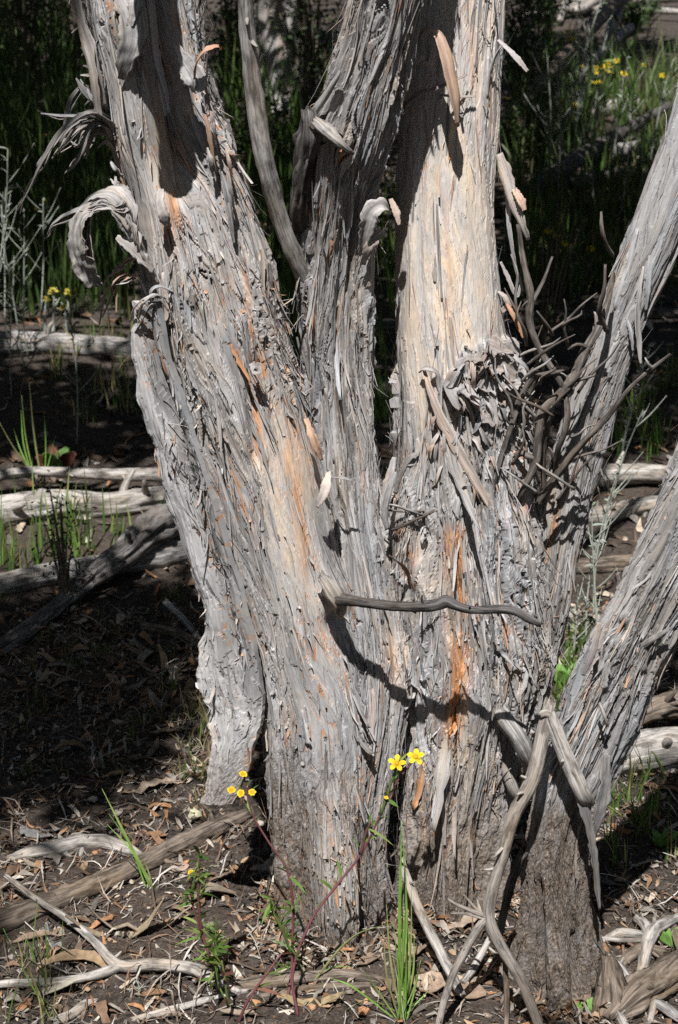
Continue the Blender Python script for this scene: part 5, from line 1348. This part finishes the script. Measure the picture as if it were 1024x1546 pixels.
def grasspatch(polys, seed):
    Vs, Fs, As = [], [], []; o = 0
    g = np.random.default_rng(seed)
    for k, (poly, n, hpx, wpx, cols, lean, clump) in enumerate(polys):
        a = np.array(poly, float)
        nc = max(1, n // clump)
        x = g.uniform(a[:, 0].min(), a[:, 0].max(), nc * 3); y = g.uniform(a[:, 1].min(), a[:, 1].max(), nc * 3)
        m = inpoly(x, y, poly); x = x[m][:nc]; y = y[m][:nc]
        q = pgv(x, y)
        kk = FPX / ((q - CAM) @ FWD)
        q = np.repeat(q, clump, 0); kk = np.repeat(kk, clump)
        q[:, :2] += g.normal(0, 10, (len(q), 2)) / kk[:, None]
        q[:, 2] = gz(q[:, 0], q[:, 1]) - .005
        L = g.uniform(.4, 1.15, len(q)) * hpx / kk
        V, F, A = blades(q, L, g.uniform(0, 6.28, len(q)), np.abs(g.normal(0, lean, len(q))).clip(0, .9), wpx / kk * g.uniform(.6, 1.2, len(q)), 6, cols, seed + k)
        Vs.append(V); Fs.append(F + o); As.append(A); o += len(V)
    return np.concatenate(Vs), np.concatenate(Fs), np.concatenate(As)
V, F, A = grasspatch([([(-30, 770), (130, 770), (130, 875), (-30, 880)], 130, 90, 4, GREEN, .15, 5), ([(130, 790), (270, 760), (280, 840), (130, 850)], 50, 70, 4, GREEN, .2, 4),
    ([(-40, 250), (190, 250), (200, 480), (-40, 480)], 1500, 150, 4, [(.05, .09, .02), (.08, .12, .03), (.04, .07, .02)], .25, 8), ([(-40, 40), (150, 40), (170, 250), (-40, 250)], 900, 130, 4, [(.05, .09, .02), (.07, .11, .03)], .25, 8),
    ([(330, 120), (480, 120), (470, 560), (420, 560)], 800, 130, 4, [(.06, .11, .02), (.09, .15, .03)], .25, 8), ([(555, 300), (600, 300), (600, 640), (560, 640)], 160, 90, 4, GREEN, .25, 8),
    ([(770, 100), (1040, 100), (1040, 330), (770, 330)], 1200, 95, 4.5, [(.07, .12, .025), (.10, .16, .04), (.06, .10, .03), (.16, .17, .08)], .3, 8), ([(770, 330), (1040, 330), (1000, 460), (780, 460)], 600, 100, 4, [(.06, .11, .02), (.09, .15, .03), (.16, .18, .06)], .35, 8),
    ([(0, 900), (290, 880), (310, 1180), (0, 1200)], 520, 30, 2, [(.12, .15, .04), (.2, .18, .07), (.09, .12, .03)], .45, 20), ([(60, 480), (230, 470), (230, 640), (60, 640)], 200, 50, 3, DRY + GREEN[:2], .3, 16),
    ([(905, 1160), (1030, 1160), (1030, 1320), (905, 1320)], 150, 70, 3, GREEN + DRY[:1], .35, 10), ([(830, 970), (900, 960), (890, 1080), (835, 1080)], 160, 60, 5, GREEN, .4, 10), ([(880, 690), (1030, 560), (1030, 700), (900, 720)], 120, 70, 4, GREEN, .3, 8),
    ([(250, 1040), (330, 1100), (320, 1220), (270, 1200)], 150, 50, 2.5, DRY + GREEN[:1], .45, 14), ([(0, 1440), (100, 1440), (120, 1546), (0, 1546)], 30, 110, 3, GREEN + DRY, .3, 5)], 41)
o = link('wild_grass', raw_mesh('wild_grass', V, F, M_LEAF, {'col': A})); o['kind'] = 'stuff'; tag(o, 'thin green and straw grass growing over the slope', 'grass')

def blade_thing(pts, w, col, parent, name='blade', mat=M_LEAF, n=14):
    V, F, B = ribbon(pts, w, np.array([0, -1, .3]), .0003, .35, n, 3, random.randrange(999), random.uniform(-.8, .8), .02)
    c = np.tile([*col, 1.0], (len(V), 1))
    return part(name, V, F, mat, parent, {'col': c})
def grass_clump(px, py, specs, label, group=None, cols=GREEN):
    b = pg(px, py); k = pxm(b)
    root = empty('grass_tuft', b, label, 'grass', group)
    for (dx, dy, bx, w) in specs:                  # tip offset from the base and side bow, in pixels
        base = b + np.array([random.uniform(-9, 9), random.uniform(-9, 9), -4]) / k
        tip = b + np.array([dx, random.uniform(-30, 30), -dy]) / k
        mid = base * .5 + tip * .5 + np.array([bx, random.uniform(-8, 8), abs(dx) * .25]) / k
        c = np.array(random.choice(cols)) * random.uniform(.8, 1.3)
        blade_thing([base, mid, tip], np.array([w * .42, w * .5, w * .06]) / k, c, root)
    return root
BR = [(.16, .30, .05), (.20, .34, .07), (.28, .38, .10), (.34, .36, .14)]
grass_clump(608, 1538, [(-6, -340, -2, 10), (-2, -300, 4, 9), (6, -170, 6, 6), (-26, -190, -6, 6), (-16, -170, 0, 5), (16, -140, 8, 6), (4, -130, 0, 5), (-8, -120, 0, 5), (24, -110, 4, 5), (-30, -150, -8, 5), (12, -210, 6, 6), (-4, -230, 0, 6), (28, -90, 6, 4), (-14, -90, 0, 4), (2, -260, 2, 7), (-110, -60, -20, 5), (-60, -90, -10, 4), (40, -30, 10, 4), (-90, -10, -10, 3), (10, -80, 0, 4)], 'bright green grass tuft at the foot of the pale stem', None, BR)
grass_clump(470, 1490, [(130, -110, 0, 7), (60, -20, 6, 4)], 'long green grass blade slanting across the foot of the thick stem', None, BR)
grass_clump(232, 1345, [(-72, -165, -6, 7), (-66, -110, 4, 5), (-20, -60, 0, 4), (-60, -135, 2, 5)], 'thin green grass tuft bent over the long brown stick', None, BR)
grass_clump(65, 740, [(-6, -170, -4, 5), (-30, -120, -8, 5), (-45, -90, -8, 4), (10, -130, 2, 4), (-55, -110, -10, 4), (20, -80, 2, 4), (-20, -150, -6, 4)], 'tall green grass tuft behind the pale log', None, BR)
grass_clump(185, 605, [(-14, -60, -2, 4), (10, -70, 2, 4), (22, -50, 4, 4), (-22, -45, -4, 4), (4, -80, 0, 4), (14, -40, 0, 4), (-8, -50, 0, 3)], 'straw-green grass tuft on the bare shaded soil', None, DRY + GREEN[:2])
grass_clump(70, 1540, [(-40, -100, -4, 5), (-62, -140, -6, 4), (-20, -120, 2, 4), (20, -40, 2, 3)], 'thin grass tuft beside the white branch in the litter', None, BR[:2] + DRY)

def leafset(base, dirs, L, w, cols, seed, droop=.3):
    """many narrow leaves in one mesh"""
    g = np.random.default_rng(seed); n = len(base); t = np.linspace(0, 1, 4)
    dirs = nrm(dirs)
    c = base[:, None] + dirs[:, None] * (L[:, None] * t[None])[..., None] - np.array([0, 0, 1.]) * (droop * L[:, None] * t[None] ** 2)[..., None]
    e = nrm(np.cross(dirs, g.normal(size=(n, 3))))
    hw = (.5 * w[:, None] * np.array([.5, 1, .8, .08])[None])[..., None]
    G = np.stack([c - e[:, None] * hw, c + e[:, None] * hw], 2)
    F = (gridf(4, 2, False)[None] + (np.arange(n) * 8)[:, None, None]).reshape(-1, 4)
    cols = np.array(cols); cc = cols[g.integers(0, len(cols), n)] * g.uniform(.8, 1.2, n)[:, None]
    return G.reshape(-1, 3), F, np.repeat(np.c_[cc, np.ones(n)], 8, 0)
def flower(root, c, r, seed, petals=8, col=(.85, .62, .02), face=(0, -.6, .8), open_=1.0):
    g = np.random.default_rng(seed)
    f = nrm(np.array(face, float) + g.normal(0, .25, 3)); a = nrm(np.cross(f, [0.3, .2, 1])); b = np.cross(f, a)
    Vs, Fs = [], []; o = 0
    for k in range(petals):
        th = 2 * np.pi * k / petals + g.normal(0, .12); d = a * math.cos(th) + b * math.sin(th); e = np.cross(f, d)
        l = r * g.uniform(.85, 1.1)
        row = []
        for t, w, h in ((.15, .12, 0), (.45, .26, .10), (.8, .27, .12), (1.05, .10, .02)):
            p = c + d * l * t * open_ + f * r * (h + (1 - open_) * t)
            row += [p - e * w * r, p + f * .03 * r, p + e * w * r]
        Vs.append(np.array(row)); Fs.append(gridf(4, 3, False) + o); o += 12
    V = np.concatenate(Vs)
    pc = np.tile([*col, 1.], (len(V), 1)); sh_ = np.tile(np.repeat([.62, .82, 1.0, .9], 3), petals) * np.repeat(g.uniform(.8, 1.08, petals), 12)
    pc[:, :3] *= sh_[:, None]; pc[1::3, :3] *= .88
    fl = part('flower', V, np.concatenate(Fs), M_PETAL, root, {'col': pc})
    # raised centre
    th = np.linspace(0, 2 * np.pi, 9)[:-1]
    rows = [c + (a[None] * np.cos(th)[:, None] + b[None] * np.sin(th)[:, None]) * r * rr + f * r * hh for rr, hh in ((.26, .02), (.25, .14), (.12, .22))]
    Vc = np.concatenate(rows + [np.array([c + f * r * .24])])
    Fc = [gridf(3, 8), np.c_[16 + np.arange(8), 16 + (np.arange(8) + 1) % 8, np.full(8, 24)]]
    part('flower_centre', Vc, Fc, M_PETAL, fl, {'col': np.tile([.62, .33, .015, 1.], (25, 1))})
    return fl
def stalk(root, pts, r, col, name='stem', nseg=7):
    V, F, B = tube(pts, r, nseg, None, .08, random.randrange(200))
    return part(name, V, F, M_STALK, root, {'col': np.tile([*col, 1.], (len(V), 1))})
def along(pts, n, g):
    Q = resample(np.asarray(pts, float), 60); i = g.integers(6, 60, n)
    return Q[i], nrm(np.gradient(Q, axis=0))[i]
RED = (.13, .045, .05)
def fireweed(stems, flowers, label, seed, leaves=22, lcols=GREEN, dens=1.0):
    """stems: lists of (px,py,Y); flowers: (px,py,Y,r_px)"""
    g = np.random.default_rng(seed)
    b = PP(stems[0])[0]
    b[2] = float(gz(b[0], b[1]))
    root = empty('wildflower', b, label, 'wildflower')
    LB, LD = [], []
    for k, s_ in enumerate(stems):
        q = PP(s_)
        kx = pxm(q[0])
        stalk(root, q, np.linspace(5.0, 2.6, len(q)) / 2 / kx, RED if k % 2 == 0 else (.09, .12, .03))
        a, t = along(q, int(leaves * dens), g)
        LB.append(a); LD.append(t * .8 + g.normal(size=a.shape) * .65)
    LB = np.concatenate(LB); LD = np.concatenate(LD); kx = pxm(LB[0])
    V, F, A = leafset(LB, LD, g.uniform(18, 46, len(LB)) / kx, g.uniform(3, 6, len(LB)) / kx, lcols, seed)
    part('foliage', V, F, M_LEAF, root, {'col': A})
    for i, (x, y, Y, r) in enumerate(flowers):
        c = P(x, y, Y)
        flower(root, c, r / pxm(c), seed + i, 5 if r > 12 else 7, (.86, .66, .015) if r > 12 else (.85, .55, .02), open_=.95 if r > 11 else .7)
    return root
yb_ = gy_(448, 1500); 
fireweed([[(432, 1520, gy_(432, 1520)), (440, 1470, -.10), (442, 1420, -.085), (442, 1360, -.08), (432, 1310, -.07), (405, 1270, -.06), (380, 1225, -.05), (368, 1170, -.045)], [(440, 1440, -.09), (425, 1400, -.1), (412, 1375, -.1), (408, 1355, -.1)]],
         [(350, 1194, -.05, 9), (364, 1199, -.055, 9), (381, 1197, -.05, 8), (367, 1170, -.05, 9)], 'yellow flowered plant with a red stem in front of the bark sheet', 801, 26)
fireweed([[(450, 1535, gy_(450, 1535)), (442, 1470, -.15), (470, 1390, -.12), (510, 1335, -.1), (545, 1290, -.09), (575, 1230, -.085), (600, 1180, -.08), (625, 1148, -.08)], [(575, 1230, -.085), (590, 1185, -.085), (600, 1155, -.085)], [(545, 1290, -.09), (552, 1260, -.09), (560, 1240, -.09)]],
         [(628, 1143, -.085, 15), (599, 1153, -.09, 14), (583, 1205, -.09, 5)], 'slender plant with two open yellow flowers between the stems', 802, 9)
fireweed([[(330, 1500, gy_(330, 1500)), (322, 1460, -.17), (305, 1410, -.165), (292, 1370, -.16), (285, 1320, -.16)], [(322, 1460, -.17), (326, 1425, -.17), (325, 1405, -.17)], [(305, 1410, -.165), (300, 1360, -.17), (302, 1290, -.17)]],
         [(289, 1318, -.165, 7)], 'bushy seedling with one faded flower head beside the long stick', 803, 46)
fireweed([[(360, 1545, gy_(360, 1545)), (375, 1510, -.2), (410, 1460, -.18), (425, 1440, -.17)], [(345, 1520, -.2), (340, 1480, -.2), (335, 1450, -.19)]], [], 'reddish seedling stems in the litter below the thick stem', 804, 12, [(.13, .05, .04), (.2, .09, .06), (.10, .13, .03)])

def silver(px, py, hpx, seed, label, group, nbr=6, lean=0.0, tipcol=None, wd=3.2):
    g = np.random.default_rng(seed)
    b = pg(px, py); k = pxm(b)
    root = empty('silver_stalk', b, label, 'plant', group)
    H = hpx / k
    q = np.array([b + np.array([lean * H * t * t + .03 * H * math.sin(3 * t + seed), g.normal(0, .02) * H, H * t - .01]) for t in np.linspace(0, 1, 5)])
    ms = [tube(q, np.linspace(wd, 1.2, 5) / 2 / k, 5, 12, .05, seed)]
    Q = resample(q, 40)
    for _ in range(nbr):
        i = int(g.integers(12, 36)); a = g.uniform(0, 6.28); l = H * g.uniform(.12, .3)
        d = np.array([math.cos(a) * .75, math.sin(a) * .6, .75])
        ms.append(tube([Q[i], Q[i] + d * l * .5, Q[i] + d * l + np.array([0, 0, .12 * l])], np.array([wd * .55, wd * .45, .8]) / 2 / k, 4, 6, .05, seed))
    V, F, B = merge(ms)
    part('stem', V, F, M_SILVER, root, {'col': np.tile([.34, .36, .31, 1.], (len(V), 1))})
    n = int(6 + nbr * 2); i = g.integers(2, 40, n)
    a = g.uniform(0, 6.28, n)
    V, F, A = leafset(Q[i], np.c_[np.cos(a), np.sin(a), g.uniform(.3, 1.6, n)], g.uniform(.03, .09, n) * H, np.full(n, wd * .8) / k, [(.30, .34, .28), (.36, .38, .33), (.24, .29, .20)], seed)
    part('foliage', V, F, M_SILVER, root, {'col': A})
    if tipcol:
        V, F, A = leafset(np.repeat(Q[-1:], 8, 0), g.normal(size=(8, 3)) + [0, 0, 1], np.full(8, 9 / k), np.full(8, 6 / k), [tipcol], seed)
        part('flower_head', V, F, M_PETAL, root, {'col': A})
    return root
for k, (x, y, h) in enumerate([(8, 545, 260), (34, 560, 250), (48, 545, 230), (22, 600, 180), (-5, 560, 330), (60, 500, 200)]):
    silver(x, y, h, 850 + k, 'tall silver-grey branching stalk at the edge of the shade left of the tree', 'silver stalks left of the tree', 7, random.uniform(-.08, .1), None, 2.5)
silver(115, 670, 200, 861, 'tall silver stalk rising behind the pale log', None, 6)
for k, (x, y, h) in enumerate([(70, 500, 50), (82, 502, 66), (100, 505, 45), (105, 498, 60)]):
    silver(x, y, h, 865 + k, 'small silver seedling with a yellow head behind the grey log', 'small yellow-headed seedlings', 2, 0, (.5, .4, .06), 7)
for k in range(16):
    x = random.uniform(785, 1010); y = random.uniform(190, 345)
    silver(x, y, random.uniform(120, 250), 870 + k, 'tall silver stalk on the grassy slope behind the slanting stem', 'silver stalks on the sunny slope', 5, random.uniform(-.15, .2), None, 2.6)
for k, (x, y, h, l) in enumerate([(890, 1010, 300, .0), (882, 980, 190, .12), (900, 940, 260, .1), (870, 1000, 130, -.05), (940, 700, 180, .15), (905, 830, 220, .25)]):
    silver(x, y, h, 900 + k, ['tall straight silver leafy stalk between the slanting stem and leaning trunk', 'half-height silver stalk beside the tall straight one', 'silver stalk rising above the lowest log behind the right trunks', 'short silver stalk at the foot of the tall straight one', 'thin silver stalk leaning over the uppermost log at the right', 'strongly leaning silver stalk behind the middle log at the right'][k], 'silver stalks behind the right trunks', 8, l, None, 4.5)
for k, (x, y) in enumerate([(140, 1145), (165, 1140), (155, 1160), (190, 1138)]):
    silver(x, y, 34, 910 + k, 'tiny silver-leaved seedling on the shaded soil', 'tiny silver seedlings', 3, 0, None, 6)
silver(212, 1508, 38, 916, 'tuft of pale grey lichen twigs against the white branch', None, 8, -.1, None, 5)
silver(568, 330, 150, 917, 'silver stalk seen between the middle and the pale stem', None, 6)

def daisy_patch(px, py, hpx, n, r, seed, label, group):
    g = np.random.default_rng(seed)
    b = pg(px, py); k = pxm(b)
    root = empty('yellow_daisy', b, label, 'wildflower', group)
    LB = []
    for i in range(n):
        tip = b + np.array([g.normal(0, 26), g.normal(0, 10), hpx * g.uniform(.75, 1.1)]) / k
        q = np.array([b + [0, 0, -.01], b * .5 + tip * .5 + np.array([g.normal(0, 6), 0, 0]) / k, tip])
        stalk(root, q, np.array([2.6, 2.2, 1.6]) / 2 / k, (.10, .15, .04), nseg=5)
        flower(root, tip, r / k * g.uniform(.8, 1.2), seed + i, 7, (.85, .62, .02))
        LB.append(resample(q, 14))
    LB = np.concatenate(LB)
    V, F, A = leafset(LB, g.normal(size=LB.shape) + [0, 0, .8], g.uniform(10, 24, len(LB)) / k, np.full(len(LB), 3 / k), GREEN, seed)
    part('foliage', V, F, M_LEAF, root, {'col': A})
for k, (x, y, h, n) in enumerate([(870, 440, 75, 4), (850, 415, 60, 3), (930, 160, 62, 5), (895, 165, 66, 4), (960, 170, 70, 4), (848, 205, 58, 3), (885, 180, 50, 3), (820, 120, 70, 3)]):
    daisy_patch(x, y, h, n, 5.5, 930 + k, 'yellow daisy plant in the green growth behind the slanting stem', 'yellow daisies behind the slanting stem')
for k, (x, y, h, n) in enumerate([(40, 370, 60, 5), (60, 350, 40, 4), (20, 280, 60, 3), (105, 330, 50, 3), (12, 240, 40, 2), (160, 230, 50, 2)]):
    daisy_patch(x, y, h, n, 5, 950 + k, 'yellow daisy plant in the deep shade left of the tree', 'yellow daisies in the shade')

# dark understorey shrubs
def shrub(px, py, hpx, wpx, seed, label, group=None, cols=((.045, .075, .022), (.06, .095, .03), (.035, .06, .02)), lsize=9, n=900):
    g = np.random.default_rng(seed)
    b = pg(px, py); k = pxm(b); H = hpx / k; W_ = wpx / k
    root = empty('shrub', b, label, 'shrub', group)
    tips = []
    ms = []
    for i in range(16):
        a = g.uniform(0, 6.28); r = g.uniform(.1, 1) * W_ * .5; h = H * g.uniform(.5, 1.0)
        tip = b + np.array([math.cos(a) * r, math.sin(a) * r, h]); tips.append(tip)
        ms.append(tube([b - [0, 0, .02], b * .5 + tip * .5 + np.array([0, 0, .1 * H]), tip], np.array([.012, .007, .002]) * max(.5, H), 5, 12, .1, seed + i))
    V, F, B = merge(ms)
    part('stems', V, F, M_BROWNWOOD, root, {'bco': B})
    tips = np.array(tips); i = g.integers(0, len(tips), n); t = g.random(n)[:, None] ** .6
    p = (b + [0, 0, .1 * H]) * (1 - t) + tips[i] * t + g.normal(size=(n, 3)) * np.array([.09, .09, .08]) * H
    V, F, A = leafset(p, g.normal(size=(n, 3)) + [0, 0, .6], g.uniform(.6, 1.4, n) * lsize / k, g.uniform(.3, .5, n) * lsize / k, list(cols), seed, .1)
    part('foliage', V, F, M_LEAF, root, {'col': A})
    return root
for k, (x, y, h, w) in enumerate([(40, 140, 260, 200), (120, 110, 260, 160), (-40, 230, 300, 180), (350, 150, 240, 120), (470, 190, 300, 130), (400, 300, 160, 90), (560, 240, 260, 100)]):
    shrub(x, y, h, w, 970 + k, 'dark leafy shrub in the shade up the slope left of the middle stem', 'shrubs in the shade')
for k, (x, y, h, w) in enumerate([(790, 150, 200, 120), (820, 60, 120, 160), (960, 50, 60, 170), (800, 260, 130, 90)]):
    shrub(x, y, h, w, 980 + k, ['tall dark shrub beside the upper pale stem', 'broad low shrub below the dead branches at the top of the slope', 'low wide shrub beyond the far slanting log', 'small dark shrub above the arching branch'][k], 'shrubs right of the pale stem')
shrub(100, 920, 200, 70, 990, 'small dark sapling in front of the grey log', None, ((.05, .07, .025), (.035, .05, .02)), 8, 260)
shrub(820, 560, 260, 110, 991, 'dim sapling between the pale stem and the slanting stem', None, ((.04, .06, .02), (.05, .075, .025)), 9, 420)
# broad-leaved rosette, red and green, by the left grass
b = pg(85, 715); k = pxm(b)
rt = empty('leaf_rosette', b, 'rosette of broad green and red leaves beside the pale log', 'plant')
for i in range(7):
    a = -2.6 + i * .75; l = random.uniform(34, 56) / k
    d = np.array([math.cos(a) * .8, math.sin(a) * .6, .9])
    V, F, B = ribbon([b, b + d * l * .5, b + d * l * .9 + np.array([0, 0, -.1 * l])], np.array([5, 22, 6]) / k, np.array([0, -1, .4]), .0006, .2, 14, 5, i + 40, 0, .05)
    part('leaf', V, F, M_LEAF, rt, {'col': np.tile([*((.10, .20, .04) if i % 3 else (.12, .04, .025)), 1.], (len(V), 1))})
# small green seedlings on the right
for k, (x, y, s_) in enumerate([(1015, 1420, 50), (885, 1520, 26), (1000, 1270, 34), (858, 1030, 60)]):
    b = pg(x, y + 10); kk = pxm(b)
    rt = empty('green_seedling', b, ['broad green leaf seedling above the heap of sticks', 'tiny green seedling at the foot of the leaning trunk', 'small pale green seedling on the sunny litter at the right', 'bushy green seedling between the slanting stem and leaning trunk'][k], 'seedling')
    for i in range(7 if k else 4):
        a = i * 1.1 + k; l = s_ * random.uniform(.6, 1.1) / kk
        d = np.array([math.cos(a) * .7, math.sin(a) * .5, .9])
        V, F, B = ribbon([b, b + d * l * .5, b + d * l + np.array([0, 0, -.15 * l])], np.array([3, s_ * .3, 2]) / kk, np.array([0, -1, .4]), .0005, .2, 10, 5, i + 60, 0, .03)
        part('leaf', V, F, M_LEAF, rt, {'col': np.tile([.17, .32, .07, 1.], (len(V), 1))})
